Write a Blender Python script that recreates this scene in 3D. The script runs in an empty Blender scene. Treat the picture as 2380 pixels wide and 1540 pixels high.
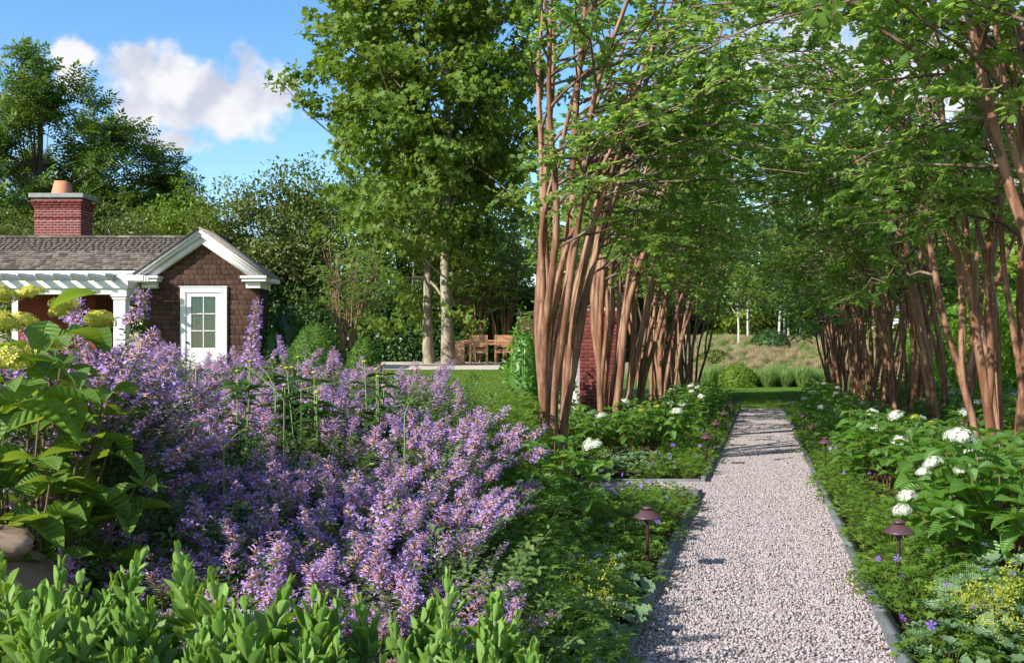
import bpy, math, random
import numpy as np
from mathutils import Vector, Matrix, Euler

# ------------------------------------------------------------------ camera, sky, sun, exposure
SC = bpy.context.scene
COL = SC.collection
EYE = 1.6
FPX = 2200.0            # focal length in pixels of a 2380 px wide picture
cam_d = bpy.data.cameras.new("camera")
cam = bpy.data.objects.new("camera", cam_d); COL.objects.link(cam)
cam_d.sensor_width = 36; cam_d.lens = 36 * FPX / 2380
cam_d.shift_y = 25 / 2380
cam_d.clip_start = 0.05; cam_d.clip_end = 2000
cam.location = (0, 0, EYE); cam.rotation_euler = (math.radians(90), 0, 0)
SC.camera = cam

SUN_DIR = Vector((-0.68, -0.56, 0.52)).normalized()
SUN_STRENGTH, SKY_STRENGTH, EXPOSURE = 4.4, 0.14, 0.92
sd = bpy.data.lights.new("sun", 'SUN'); sd.energy = SUN_STRENGTH; sd.angle = math.radians(0.5)
sd.color = (1.0, 0.955, 0.88)
sun = bpy.data.objects.new("sun", sd); COL.objects.link(sun)
sun.rotation_euler = (-SUN_DIR).to_track_quat('-Z', 'Y').to_euler()
sun.location = (-40, -20, 40)
SC.view_settings.view_transform = 'Standard'
SC.view_settings.look = 'None'
SC.view_settings.exposure = EXPOSURE
SC.view_settings.gamma = 1
SC.cycles.use_denoising = True
SC.cycles.max_bounces = 7; SC.cycles.diffuse_bounces = 4; SC.cycles.glossy_bounces = 2
SC.cycles.transmission_bounces = 5; SC.cycles.transparent_max_bounces = 6
SC.cycles.sample_clamp_indirect = 6

def azel(px, py):
    dx, dz = px - 1190, 795 - py
    return math.atan2(dx, FPX), math.atan2(dz, math.hypot(FPX, dx))

def build_world():
    w = bpy.data.worlds.new("World"); SC.world = w; w.use_nodes = True
    nt = w.node_tree; nt.nodes.clear(); N = nt.nodes; L = nt.links
    def put(sock, v):
        if isinstance(v, (int, float)): sock.default_value = v
        else: L.new(v, sock)
    def m(op, a, b=0.0, c=0.0):
        n = N.new('ShaderNodeMath'); n.operation = op
        put(n.inputs[0], a); put(n.inputs[1], b); put(n.inputs[2], c)
        return n.outputs[0]
    def ramp(v, lo, hi):
        n = N.new('ShaderNodeMapRange'); n.interpolation_type = 'SMOOTHSTEP'
        put(n.inputs['Value'], v); n.inputs['From Min'].default_value = lo; n.inputs['From Max'].default_value = hi
        return n.outputs[0]
    sky = N.new('ShaderNodeTexSky'); sky.sky_type = 'NISHITA'; sky.sun_disc = False
    sky.sun_elevation = math.asin(SUN_DIR.z); sky.sun_rotation = math.atan2(SUN_DIR.x, SUN_DIR.y)
    sky.air_density = 1.0; sky.dust_density = 0.25; sky.ozone_density = 2.2; sky.altitude = 0
    hs = N.new('ShaderNodeHueSaturation'); hs.inputs['Saturation'].default_value = 1.22; hs.inputs['Value'].default_value = 0.92
    L.new(sky.outputs[0], hs.inputs['Color'])
    tc = N.new('ShaderNodeTexCoord'); sp = N.new('ShaderNodeSeparateXYZ'); L.new(tc.outputs['Generated'], sp.inputs[0])
    az = m('ARCTAN2', sp.outputs[0], sp.outputs[1]); el = m('ARCSINE', sp.outputs[2])
    def noise(scale, detail, rough, off):
        mp = N.new('ShaderNodeMapping'); L.new(tc.outputs['Generated'], mp.inputs[0]); mp.inputs['Location'].default_value = off
        n = N.new('ShaderNodeTexNoise'); n.inputs['Scale'].default_value = scale
        n.inputs['Detail'].default_value = detail; n.inputs['Roughness'].default_value = rough
        L.new(mp.outputs[0], n.inputs['Vector']); return n.outputs['Fac']
    n1 = noise(30, 8, 0.55, (0, 0, 0)); s1 = noise(17, 3, 0.45, (0, 0, 0)); s2 = noise(17, 3, 0.45, (0.008, 0.006, -0.016))
    nb = noise(9, 3, 0.5, (3, 1, 2))
    blobs = [(330, 190, 110, 95), (400, 185, 105, 85), (470, 240, 190, 95), (600, 215, 100, 100), (560, 270, 150, 75),
             (640, 220, 60, 80), (330, 270, 65, 90), (180, 128, 66, 36), (165, 175, 40, 55), (400, 330, 90, 36),
             (2900, 330, 1150, 620), (1950, 150, 420, 200)]
    mask = None
    for (px, py, rx, ry) in blobs:
        a0, e0 = azel(px, py)
        ra, re = rx / FPX * 0.93, ry / FPX * 0.9
        d = m('SQRT', m('ADD', m('POWER', m('DIVIDE', m('SUBTRACT', az, a0), ra), 2.0), m('POWER', m('DIVIDE', m('SUBTRACT', el, e0), re), 2.0)))
        v = m('SUBTRACT', 1.0, d)
        mask = v if mask is None else m('MAXIMUM', mask, v)
    # the same broken cumulus all round, away from the open patch of blue that the picture shows
    away = ramp(m('ABSOLUTE', m('ADD', az, 0.15)), 0.62, 1.1)
    everywhere = m('SUBTRACT', m('MULTIPLY', m('SUBTRACT', nb, 0.50), 4.0), m('MULTIPLY', m('SUBTRACT', 1.0, away), 3.0))
    mask = m('MAXIMUM', mask, everywhere)
    dens = m('ADD', mask, m('MULTIPLY', m('SUBTRACT', n1, 0.52), 2.2))
    alpha = m('MULTIPLY', ramp(dens, -0.06, 0.55), ramp(el, 0.0, 0.12))
    lit = ramp(m('ADD', m('SUBTRACT', s1, s2), m('MULTIPLY', dens, 0.02)), -0.16, 0.14)
    mixc = N.new('ShaderNodeMix'); mixc.data_type = 'RGBA'
    L.new(lit, mixc.inputs[0]); mixc.inputs['A'].default_value = (2.35, 2.5, 2.95, 1); mixc.inputs['B'].default_value = (3.75, 3.7, 3.75, 1)
    mx = N.new('ShaderNodeMix'); mx.data_type = 'RGBA'
    L.new(m('MULTIPLY', alpha, 0.96), mx.inputs[0]); L.new(hs.outputs[0], mx.inputs['A']); L.new(mixc.outputs['Result'], mx.inputs['B'])
    bg = N.new('ShaderNodeBackground'); bg.inputs['Strength'].default_value = SKY_STRENGTH
    L.new(mx.outputs['Result'], bg.inputs['Color'])
    out = N.new('ShaderNodeOutputWorld'); L.new(bg.outputs[0], out.inputs['Surface'])
build_world()

# ------------------------------------------------------------------ small helpers
rnd = random.Random(7)
RG = np.random.default_rng(11)

def W(px, py, d):
    """picture point at a known distance -> world"""
    return Vector(((px - 1190) / FPX * d, d, EYE - (py - 795) / FPX * d))

def sstep(a, b, x):
    t = np.clip((np.asarray(x, float) - a) / (b - a), 0, 1)
    return t * t * (3 - 2 * t)

PATH_K = 0.2636          # the garden walk heads off to the right: x = u + PATH_K * y
def zright(y): return -0.019 * np.asarray(y, float)
def gz(x, y):
    x = np.asarray(x, float); y = np.asarray(y, float)
    zl = 0.12 + 0.55 * sstep(3.2, 11.5, y) + 0.21 * sstep(14, 27, y)
    zr = zright(np.minimum(y, 58))
    # the house garden lies on a terrace that drops to the walk along x = 0
    t = sstep(-0.1, 0.55, x) * (1 - 0.0 * y)
    z = zl * (1 - t) + zr * t
    far = sstep(44, 62, y)
    z = z * (1 - far) + (-1.1) * far
    bank = sstep(63, 88, y) * 2.9 + np.maximum(y - 88, 0) * 0.006
    return z + bank
def gzf(x, y): return float(gz(x, y))

def link(o, parent=None):
    COL.objects.link(o)
    if parent is not None: o.parent = parent
    return o
def tag(o, label=None, cat=None, group=None, kind=None):
    if label: o["label"] = label
    if cat: o["category"] = cat
    if group: o["group"] = group
    if kind: o["kind"] = kind
    return o
def thing(name, label, cat, loc=(0, 0, 0), rz=0.0, group=None, scale=1.0):
    o = bpy.data.objects.new(name, None); o.empty_display_size = 0.1
    link(o); o.location = loc; o.rotation_euler = (0, 0, rz); o.scale = (scale,) * 3
    return tag(o, label, cat, group)
def obj(name, me, parent=None, mat=None, loc=None, rot=None, scale=None):
    o = bpy.data.objects.new(name, me); link(o, parent)
    if mat is not None and not me.materials: me.materials.append(mat)
    if loc is not None: o.location = loc
    if rot is not None: o.rotation_euler = rot
    if scale is not None: o.scale = scale if hasattr(scale, '__len__') else (scale,) * 3
    return o
def copy_tree(o, parent=None):
    c = o.copy(); COL.objects.link(c)
    c.parent = parent
    for ch in o.children: copy_tree(ch, c)
    return c

class MB:
    """mesh builder: groups of faces, one material slot per group"""
    def __init__(s): s.V = []; s.F = []; s.n = 0
    def add(s, V, F, mi=0):
        V = np.asarray(V, float).reshape(-1, 3); F = np.asarray(F, int)
        s.V.append(V); s.F.append((F + s.n, mi)); s.n += len(V); return s
    def box(s, lo, hi, mi=0):
        x0, y0, z0 = lo; x1, y1, z1 = hi
        V = [(x0,y0,z0),(x1,y0,z0),(x1,y1,z0),(x0,y1,z0),(x0,y0,z1),(x1,y0,z1),(x1,y1,z1),(x0,y1,z1)]
        return s.add(V, [(0,3,2,1),(4,5,6,7),(0,1,5,4),(1,2,6,5),(2,3,7,6),(3,0,4,7)], mi)
    def prism(s, poly, y0, y1, mi=0):
        """poly in x,z, extruded along y"""
        n = len(poly)
        V = [(x, y0, z) for x, z in poly] + [(x, y1, z) for x, z in poly]
        for i in range(n):
            j = (i + 1) % n
            s.F.append((np.array([[i, j, n + j, n + i]]) + s.n, mi))
        s.F.append((np.array([list(range(n))[::-1]]) + s.n, mi)); s.F.append((np.array([list(range(n, 2 * n))]) + s.n, mi))
        s.V.append(np.array(V, float)); s.n += 2 * n; return s
    def tube(s, pts, rad, sides=8, mi=0, cap=True, twist=0.0, flute=0.0):
        P = np.asarray(pts, float); k = len(P); rad = np.broadcast_to(np.asarray(rad, float), (k,))
        T = np.gradient(P, axis=0); T /= np.linalg.norm(T, axis=1)[:, None] + 1e-9
        ref = np.array([0.31, 0.95, 0.1]) if abs(T[0, 2]) > 0.5 else np.array([0, 0, 1.0])
        X = np.cross(T, ref); X /= np.linalg.norm(X, axis=1)[:, None] + 1e-9
        Y = np.cross(T, X)
        a = np.arange(sides) * 2 * math.pi / sides
        ang = a[None, :] + twist * np.arange(k)[:, None]
        rr = rad[:, None] * (1 + flute * np.cos(3 * a + 1.0)[None, :])
        V = P[:, None, :] + rr[..., None] * (np.cos(ang)[..., None] * X[:, None, :] + np.sin(ang)[..., None] * Y[:, None, :])
        i = np.arange(k - 1)[:, None] * sides; j = np.arange(sides)[None, :]; j2 = (j + 1) % sides
        F = np.stack([i + j, i + j2, i + sides + j2, i + sides + j], -1).reshape(-1, 4)
        n0 = s.n
        s.add(V.reshape(-1, 3), F, mi)
        if cap: s.F.append((np.array([list(range(sides))]) + n0 + (k - 1) * sides, mi))
        return s
    def lathe(s, prof, sides=16, mi=0, c=(0, 0, 0)):
        a = np.arange(sides) * 2 * math.pi / sides
        V = np.array([[(c[0] + r * math.cos(t), c[1] + r * math.sin(t), c[2] + z) for t in a] for r, z in prof]).reshape(-1, 3)
        k = len(prof)
        i = np.arange(k - 1)[:, None] * sides; j = np.arange(sides)[None, :]; j2 = (j + 1) % sides
        F = np.stack([i + j, i + j2, i + sides + j2, i + sides + j], -1).reshape(-1, 4)
        return s.add(V, F, mi)
    def scatter(s, tmpl, R, P, mi=0):
        tv, tf = tmpl
        tv = np.asarray(tv, float); tf = np.asarray(tf, int)
        V = np.einsum('nij,kj->nki', R, tv) + P[:, None, :]
        n = len(P); off = (np.arange(n) * len(tv))[:, None, None]
        return s.add(V.reshape(-1, 3), (tf[None] + off).reshape(-1, tf.shape[1]), mi)
    def mesh(s, name, mats, smooth=False):
        me = bpy.data.meshes.new(name)
        V = np.concatenate(s.V) if s.V else np.zeros((0, 3))
        starts = []; loops = []; mis = []; p = 0
        for F, mi in s.F:
            k = F.shape[1]; n = F.shape[0]
            loops.append(F.reshape(-1)); starts.append(p + np.arange(n) * k); mis.append(np.full(n, mi)); p += n * k
        loops = np.concatenate(loops).astype(np.int32); starts = np.concatenate(starts).astype(np.int32); mis = np.concatenate(mis).astype(np.int32)
        me.vertices.add(len(V)); me.vertices.foreach_set('co', V.astype(np.float32).ravel())
        me.loops.add(len(loops)); me.loops.foreach_set('vertex_index', loops)
        me.polygons.add(len(starts)); me.polygons.foreach_set('loop_start', starts)
        me.polygons.foreach_set('material_index', mis)
        if smooth: me.polygons.foreach_set('use_smooth', np.ones(len(starts), bool))
        me.update(calc_edges=True); me.validate()
        for m_ in (mats if isinstance(mats, (list, tuple)) else [mats]): me.materials.append(m_)
        return me

def nrm(a): return a / (np.linalg.norm(a, axis=-1, keepdims=True) + 1e-9)
def frames(d, up, size=None):
    """leaf frames: y along d, z near up"""
    y = nrm(np.asarray(d, float)); x = nrm(np.cross(y, up)); z = np.cross(x, y)
    R = np.stack([x, y, z], -1)
    if size is not None: R = R * np.asarray(size, float)[:, None, None]
    return R

# ------------------------------------------------------------------ materials
MATS = {}
def newmat(name):
    m = bpy.data.materials.new(name); m.use_nodes = True
    nt = m.node_tree; b = nt.nodes['Principled BSDF']
    MATS[name] = m
    return m, nt, b
def mixrgb(nt, fac, a, b):
    n = nt.nodes.new('ShaderNodeMix'); n.data_type = 'RGBA'
    for sock, v in ((n.inputs[0], fac), (n.inputs['A'], a), (n.inputs['B'], b)):
        if isinstance(v, (tuple, list)): sock.default_value = (*v[:3], 1)
        elif isinstance(v, (int, float)): sock.default_value = v
        else: nt.links.new(v, sock)
    return n.outputs['Result']
def noise_n(nt, scale, detail=4, rough=0.55, coord='Object', stretch=(1, 1, 1), loc=(0, 0, 0)):
    tc = nt.nodes.new('ShaderNodeTexCoord'); mp = nt.nodes.new('ShaderNodeMapping')
    nt.links.new(tc.outputs[coord], mp.inputs[0]); mp.inputs['Scale'].default_value = stretch; mp.inputs['Location'].default_value = loc
    n = nt.nodes.new('ShaderNodeTexNoise'); n.inputs['Scale'].default_value = scale; n.inputs['Detail'].default_value = detail
    n.inputs['Roughness'].default_value = rough
    nt.links.new(mp.outputs[0], n.inputs['Vector']); return n.outputs['Fac']
def rampn(nt, v, lo, hi):
    n = nt.nodes.new('ShaderNodeMapRange'); nt.links.new(v, n.inputs['Value'])
    n.inputs['From Min'].default_value = lo; n.inputs['From Max'].default_value = hi; return n.outputs[0]
def bump(nt, b, h, strength=0.4, dist=0.02):
    n = nt.nodes.new('ShaderNodeBump'); n.inputs['Strength'].default_value = strength; n.inputs['Distance'].default_value = dist
    nt.links.new(h, n.inputs['Height']); nt.links.new(n.outputs[0], b.inputs['Normal'])

def leafmat(name, c1, c2, trans=(0.2, 0.35, 0.04), tf=0.35, rough=0.45, spec=0.4, vein=0.0):
    m, nt, b = newmat(name)
    g = nt.nodes.new('ShaderNodeNewGeometry'); oi = nt.nodes.new('ShaderNodeObjectInfo')
    add = nt.nodes.new('ShaderNodeMath'); add.operation = 'ADD'; nt.links.new(g.outputs['Random Per Island'], add.inputs[0])
    nt.links.new(oi.outputs['Random'], add.inputs[1])
    fr = nt.nodes.new('ShaderNodeMath'); fr.operation = 'FRACT'; nt.links.new(add.outputs[0], fr.inputs[0])
    col = mixrgb(nt, fr.outputs[0], c1, c2)
    if vein:
        tc = nt.nodes.new('ShaderNodeTexCoord'); sp = nt.nodes.new('ShaderNodeSeparateXYZ'); nt.links.new(tc.outputs['Object'], sp.inputs[0])
        def mm(op, a, b_=0.0):
            n = nt.nodes.new('ShaderNodeMath'); n.operation = op
            for s_, v in ((n.inputs[0], a), (n.inputs[1], b_)):
                if isinstance(v, (int, float)): s_.default_value = v
                else: nt.links.new(v, s_)
            return n.outputs[0]
        ax = mm('ABSOLUTE', sp.outputs[0])
        side = mm('SINE', mm('MULTIPLY', mm('SUBTRACT', sp.outputs[1], mm('MULTIPLY', ax, 0.75)), 52.0))
        ribs = mm('MAXIMUM', rampn(nt, side, 0.72, 1.0), rampn(nt, ax, 0.022, 0.006))
        nz = noise_n(nt, 9, 4, 0.6)
        col = mixrgb(nt, rampn(nt, nz, 0.35, 0.7), col, tuple(x * (1 + vein) for x in c2))
        col = mixrgb(nt, mm('MULTIPLY', ribs, 0.45), col, tuple(min(1, x * 1.7 + .02) for x in c2))
        spots = noise_n(nt, 14, 3, 0.7, 'Object', (1, 1, 1), (3, 1, 7))
        col = mixrgb(nt, mm('MULTIPLY', rampn(nt, spots, 0.68, 0.74), 0.55), col, (0.16, 0.10, 0.03))
    nt.links.new(col, b.inputs['Base Color'])
    if vein: bump(nt, b, mm('SUBTRACT', mm('MULTIPLY', side, -0.5), ribs), 0.55, 0.012)
    b.inputs['Roughness'].default_value = rough; b.inputs['Specular IOR Level'].default_value = spec
    t = nt.nodes.new('ShaderNodeBsdfTranslucent')
    tcol = mixrgb(nt, fr.outputs[0], tuple(x * 0.8 for x in trans), tuple(min(1, x * 1.2) for x in trans))
    nt.links.new(tcol, t.inputs['Color'])
    ms = nt.nodes.new('ShaderNodeMixShader'); ms.inputs[0].default_value = tf
    nt.links.new(b.outputs[0], ms.inputs[1]); nt.links.new(t.outputs[0], ms.inputs[2])
    nt.links.new(ms.outputs[0], nt.nodes['Material Output'].inputs['Surface'])
    return m
def flat(name, c1, c2=None, rough=0.6, spec=0.3, scale=20, metal=0, bumps=0.0, coord='Object', stretch=(1, 1, 1), objrand=0.0, bdist=0.01):
    m, nt, b = newmat(name)
    nz = noise_n(nt, scale, 5, 0.6, coord, stretch)
    col = mixrgb(nt, rampn(nt, nz, 0.3, 0.7), c1, c2 or tuple(x * 0.8 for x in c1))
    if objrand:
        oi = nt.nodes.new('ShaderNodeObjectInfo')
        hs = nt.nodes.new('ShaderNodeHueSaturation'); nt.links.new(col, hs.inputs['Color'])
        mr = nt.nodes.new('ShaderNodeMapRange'); nt.links.new(oi.outputs['Random'], mr.inputs['Value'])
        mr.inputs['To Min'].default_value = 1 - objrand; mr.inputs['To Max'].default_value = 1 + objrand
        nt.links.new(mr.outputs[0], hs.inputs['Value']); col = hs.outputs[0]
    nt.links.new(col, b.inputs['Base Color'])
    b.inputs['Roughness'].default_value = rough; b.inputs['Specular IOR Level'].default_value = spec; b.inputs['Metallic'].default_value = metal
    if bumps: bump(nt, b, nz, bumps, bdist)
    return m

L_CRAPE = leafmat('crape_leaf', (0.06, 0.135, 0.026), (0.11, 0.195, 0.036), (0.44, 0.64, 0.10), 0.5, 0.32, 0.55)
L_PLANE = leafmat('plane_leaf', (0.07, 0.13, 0.015), (0.14, 0.21, 0.035), (0.30, 0.42, 0.03), 0.32, 0.55, 0.22)
L_DARK = leafmat('dark_leaf', (0.05, 0.10, 0.014), (0.11, 0.175, 0.024), (0.2, 0.32, 0.03), 0.28, 0.5, 0.28)
L_OLIVE = leafmat('olive_leaf', (0.07, 0.11, 0.016), (0.15, 0.18, 0.035), (0.2, 0.27, 0.03), 0.28, 0.45, 0.4)
L_LIGHT = leafmat('light_leaf', (0.09, 0.16, 0.012), (0.16, 0.23, 0.02), (0.28, 0.42, 0.03), 0.32, 0.45, 0.35)
L_HEDGE = leafmat('hedge_leaf', (0.022, 0.06, 0.012), (0.05, 0.105, 0.018), (0.1, 0.2, 0.03), 0.22, 0.4, 0.4)
L_BRIGHT = leafmat('bright_hedge_leaf', (0.10, 0.22, 0.02), (0.16, 0.30, 0.03), (0.38, 0.6, 0.05), 0.42, 0.42, 0.4)
L_BOX = leafmat('boxwood_leaf', (0.045, 0.105, 0.014), (0.085, 0.16, 0.02), (0.16, 0.3, 0.03), 0.25, 0.5, 0.25)
L_HYD = leafmat('hydrangea_leaf', (0.055, 0.14, 0.024), (0.09, 0.2, 0.03), (0.34, 0.58, 0.06), 0.42, 0.36, 0.5, 0.25)
L_HYDY = leafmat('panicle_leaf', (0.06, 0.13, 0.016), (0.09, 0.17, 0.022), (0.36, 0.5, 0.04), 0.33, 0.48, 0.28, 0.2)
L_SED = leafmat('sedum_leaf', (0.13, 0.27, 0.04), (0.25, 0.39, 0.11), (0.45, 0.62, 0.06), 0.33, 0.55, 0.18)
L_NEP = leafmat('catmint_leaf', (0.06, 0.12, 0.028), (0.15, 0.21, 0.055), (0.2, 0.32, 0.05), 0.28, 0.55, 0.25)
L_GER = leafmat('cranesbill_leaf', (0.08, 0.16, 0.022), (0.14, 0.23, 0.035), (0.36, 0.55, 0.05), 0.4, 0.45, 0.4)
L_ALC = leafmat('mantle_leaf', (0.11, 0.20, 0.09), (0.17, 0.27, 0.13), (0.25, 0.4, 0.12), 0.28, 0.38, 0.5, 0.2)
L_CONE = leafmat('coneflower_leaf', (0.03, 0.09, 0.018), (0.05, 0.12, 0.02), (0.16, 0.3, 0.03), 0.25, 0.4, 0.45)
L_REED = leafmat('reed_leaf', (0.12, 0.2, 0.04), (0.19, 0.28, 0.08), (0.35, 0.5, 0.1), 0.35, 0.5, 0.3)
L_DRY = leafmat('dry_grass', (0.30, 0.24, 0.12), (0.42, 0.33, 0.2), (0.4, 0.33, 0.15), 0.3, 0.6, 0.2)
L_GRASS = leafmat('grass_blade', (0.085, 0.16, 0.018), (0.15, 0.23, 0.03), (0.25, 0.42, 0.03), 0.3, 0.5, 0.3)
P_NEP = leafmat('catmint_petal', (0.40, 0.26, 0.60), (0.62, 0.47, 0.82), (0.62, 0.42, 0.85), 0.3, 0.6, 0.15)
P_CAL = leafmat('catmint_calyx', (0.46, 0.21, 0.25), (0.64, 0.40, 0.31), (0.4, 0.2, 0.2), 0.2, 0.6, 0.15)
P_WHITE = leafmat('white_petal', (0.56, 0.60, 0.46), (0.72, 0.72, 0.62), (0.8, 0.82, 0.7), 0.3, 0.55, 0.2)
P_LIME = leafmat('lime_petal', (0.48, 0.46, 0.05), (0.66, 0.6, 0.14), (0.6, 0.62, 0.1), 0.25, 0.6, 0.2)
P_GER = leafmat('cranesbill_petal', (0.25, 0.13, 0.62), (0.40, 0.24, 0.75), (0.45, 0.25, 0.8), 0.3, 0.5, 0.2)
P_ALC = leafmat('mantle_flower', (0.26, 0.32, 0.03), (0.42, 0.42, 0.06), (0.4, 0.45, 0.05), 0.25, 0.6, 0.2)
DEAD = leafmat('dead_leaf', (0.13, 0.05, 0.02), (0.30, 0.15, 0.06), (0.3, 0.12, 0.03), 0.15, 0.6, 0.2)
STEM_G = flat('green_stem', (0.12, 0.19, 0.04), (0.17, 0.23, 0.07), 0.55, 0.3, 30)
STEM_B = flat('brown_stem', (0.10, 0.06, 0.03), (0.16, 0.11, 0.05), 0.7, 0.2, 30)

def barkmat(name, c1, c2, c3, s1=3, s2=14, stretch=(1, 1, 0.12), b_=0.35, rough=0.6):
    m, nt, b = newmat(name)
    n1 = noise_n(nt, s1, 4, 0.6, 'Object', stretch); n2 = noise_n(nt, s2, 5, 0.65, 'Object', (1, 1, 0.3))
    col = mixrgb(nt, rampn(nt, n1, 0.42, 0.58), c1, c2); col = mixrgb(nt, rampn(nt, n2, 0.56, 0.7), col, c3)
    nt.links.new(col, b.inputs['Base Color']); b.inputs['Roughness'].default_value = rough; b.inputs['Specular IOR Level'].default_value = 0.25
    bump(nt, b, n2, b_, 0.012)
    return m
BARK_C = barkmat('crape_bark', (0.16, 0.07, 0.038), (0.30, 0.17, 0.105), (0.10, 0.042, 0.03), 9, 16, (1, 1, 0.14), 0.3, 0.5)
TWIG_C = barkmat('crape_twig', (0.11, 0.065, 0.045), (0.2, 0.15, 0.12), (0.08, 0.05, 0.04), 9, 16, (1, 1, 0.5), 0.3, 0.6)
BARK_P = barkmat('plane_bark', (0.21, 0.17, 0.12), (0.33, 0.29, 0.2), (0.13, 0.10, 0.07), 4, 9, (1, 1, 0.6), 0.25)
BARK_D = barkmat('grey_bark', (0.09, 0.075, 0.06), (0.15, 0.125, 0.10), (0.05, 0.04, 0.03), 5, 20, (1, 1, 0.3), 0.5)
BARK_W = barkmat('pale_bark', (0.42, 0.38, 0.36), (0.55, 0.5, 0.47), (0.25, 0.2, 0.18), 5, 20, (1, 1, 0.4), 0.3)

SOIL = flat('soil', (0.035, 0.021, 0.014), (0.065, 0.04, 0.026), 0.95, 0.1, 30, 0, 0.9, 'Object', (1, 1, 1), 0, 0.03)
def groundmat():
    m, nt, b = newmat('grass_ground')
    n1 = noise_n(nt, 0.5, 4, 0.6); n2 = noise_n(nt, 45, 4, 0.7)
    col = mixrgb(nt, rampn(nt, n1, 0.35, 0.65), (0.10, 0.18, 0.02), (0.15, 0.23, 0.035))
    col = mixrgb(nt, rampn(nt, n2, 0.35, 0.65), (0.05, 0.105, 0.013), col)
    # dry meadow on the far bank
    tc = nt.nodes.new('ShaderNodeTexCoord'); sp = nt.nodes.new('ShaderNodeSeparateXYZ'); nt.links.new(tc.outputs['Object'], sp.inputs[0])
    f = rampn(nt, sp.outputs[1], 64, 74)
    n3 = noise_n(nt, 0.25, 5, 0.65, 'Object', (1, 2.5, 1))
    dry = mixrgb(nt, rampn(nt, n3, 0.4, 0.6), (0.34, 0.25, 0.17), (0.22, 0.24, 0.09))
    col = mixrgb(nt, f, col, dry)
    nt.links.new(col, b.inputs['Base Color']); b.inputs['Roughness'].default_value = 0.9; b.inputs['Specular IOR Level'].default_value = 0.1
    bump(nt, b, n2, 0.7, 0.03); return m
GROUND = groundmat()
GRAVEL = flat('gravel_bed', (0.30, 0.26, 0.25), (0.48, 0.43, 0.41), 0.9, 0.15, 60, 0, 0.9, 'Object', (1, 1, 1), 0, 0.015)
GRAVEL_T = flat('terrace_gravel', (0.46, 0.40, 0.33), (0.6, 0.53, 0.45), 0.9, 0.15, 40, 0, 0.6)
def pebblemat():
    m, nt, b = newmat('pebble')
    g = nt.nodes.new('ShaderNodeNewGeometry'); cr = nt.nodes.new('ShaderNodeValToRGB')
    nt.links.new(g.outputs['Random Per Island'], cr.inputs[0])
    e = cr.color_ramp.elements
    e[0].position = 0; e[0].color = (0.10, 0.088, 0.09, 1); e[1].position = 1; e[1].color = (0.42, 0.38, 0.385, 1)
    for p, c in ((0.12, (0.2, 0.16, 0.15)), (0.25, (0.30, 0.25, 0.24)), (0.42, (0.40, 0.32, 0.28)), (0.6, (0.325, 0.285, 0.29)), (0.8, (0.375, 0.335, 0.34))):
        x = e.new(p); x.color = (*c, 1)
    nt.links.new(cr.outputs[0], b.inputs['Base Color']); b.inputs['Roughness'].default_value = 0.55; b.inputs['Specular IOR Level'].default_value = 0.35
    return m
PEBBLE = pebblemat()
EDGE = flat('bluestone', (0.10, 0.11, 0.115), (0.165, 0.175, 0.175), 0.7, 0.3, 9, 0, 0.25, objrand=0.22)
BRICK = flat('brick', (0.145, 0.032, 0.03), (0.21, 0.052, 0.042), 0.85, 0.2, 18, 0, 0.4, 'Object', objrand=0.25)
MORTAR = flat('mortar', (0.42, 0.33, 0.30), (0.52, 0.42, 0.38), 0.95, 0.1, 30, 0, 0.4)
SLAB = flat('chimney_slab', (0.20, 0.21, 0.20), (0.28, 0.29, 0.28), 0.8, 0.2, 6, 0, 0.2)
TERRA = flat('terracotta', (0.52, 0.19, 0.10), (0.62, 0.26, 0.15), 0.8, 0.2, 5, 0, 0.1)
SH_ROOF = flat('roof_shingle', (0.085, 0.07, 0.055), (0.21, 0.18, 0.15), 0.9, 0.15, 6, 0, 0.5, 'Object', (6, 0.6, 1), objrand=0.5)
SH_WALL = flat('wall_shingle', (0.036, 0.021, 0.017), (0.11, 0.052, 0.032), 0.75, 0.25, 5, 0, 0.4, 'Object', (7, 1, 0.6), objrand=0.35)
SH_GREY = flat('grey_siding', (0.22, 0.21, 0.22), (0.34, 0.33, 0.34), 0.85, 0.2, 5, 0, 0.3, 'Object', (5, 1, 0.6), objrand=0.2)
FELT = flat('roof_felt', (0.03, 0.026, 0.022), (0.05, 0.042, 0.036), 0.95, 0.1, 10)
WHITE = flat('white_paint', (0.60, 0.59, 0.57), (0.70, 0.69, 0.67), 0.5, 0.35, 3, 0, 0.05)
CURT = flat('curtain', (0.03, 0.2, 0.16), (0.08, 0.33, 0.27), 0.8, 0.2, 3, 0, 0.0, 'Object', (9, 1, 0.5))
BRONZE = flat('bronze', (0.075, 0.036, 0.045), (0.12, 0.06, 0.07), 0.42, 0.5, 12, 0.25, 0.1)
TEAK = flat('teak', (0.30, 0.155, 0.07), (0.40, 0.22, 0.11), 0.6, 0.3, 6, 0, 0.2, 'Object', (1, 8, 8), objrand=0.1)
ROCK = flat('rock', (0.17, 0.115, 0.075), (0.27, 0.195, 0.135), 0.9, 0.2, 7, 0, 0.6, 'Object', (1, 1, 3))
DARKM = flat('dark_metal', (0.03, 0.03, 0.03), None, 0.4, 0.5)
LAMPG = flat('lantern_glass', (0.5, 0.48, 0.42), None, 0.2, 0.5)
FARWALL = flat('far_wall', (0.33, 0.22, 0.30), None, 0.8, 0.2)
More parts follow.
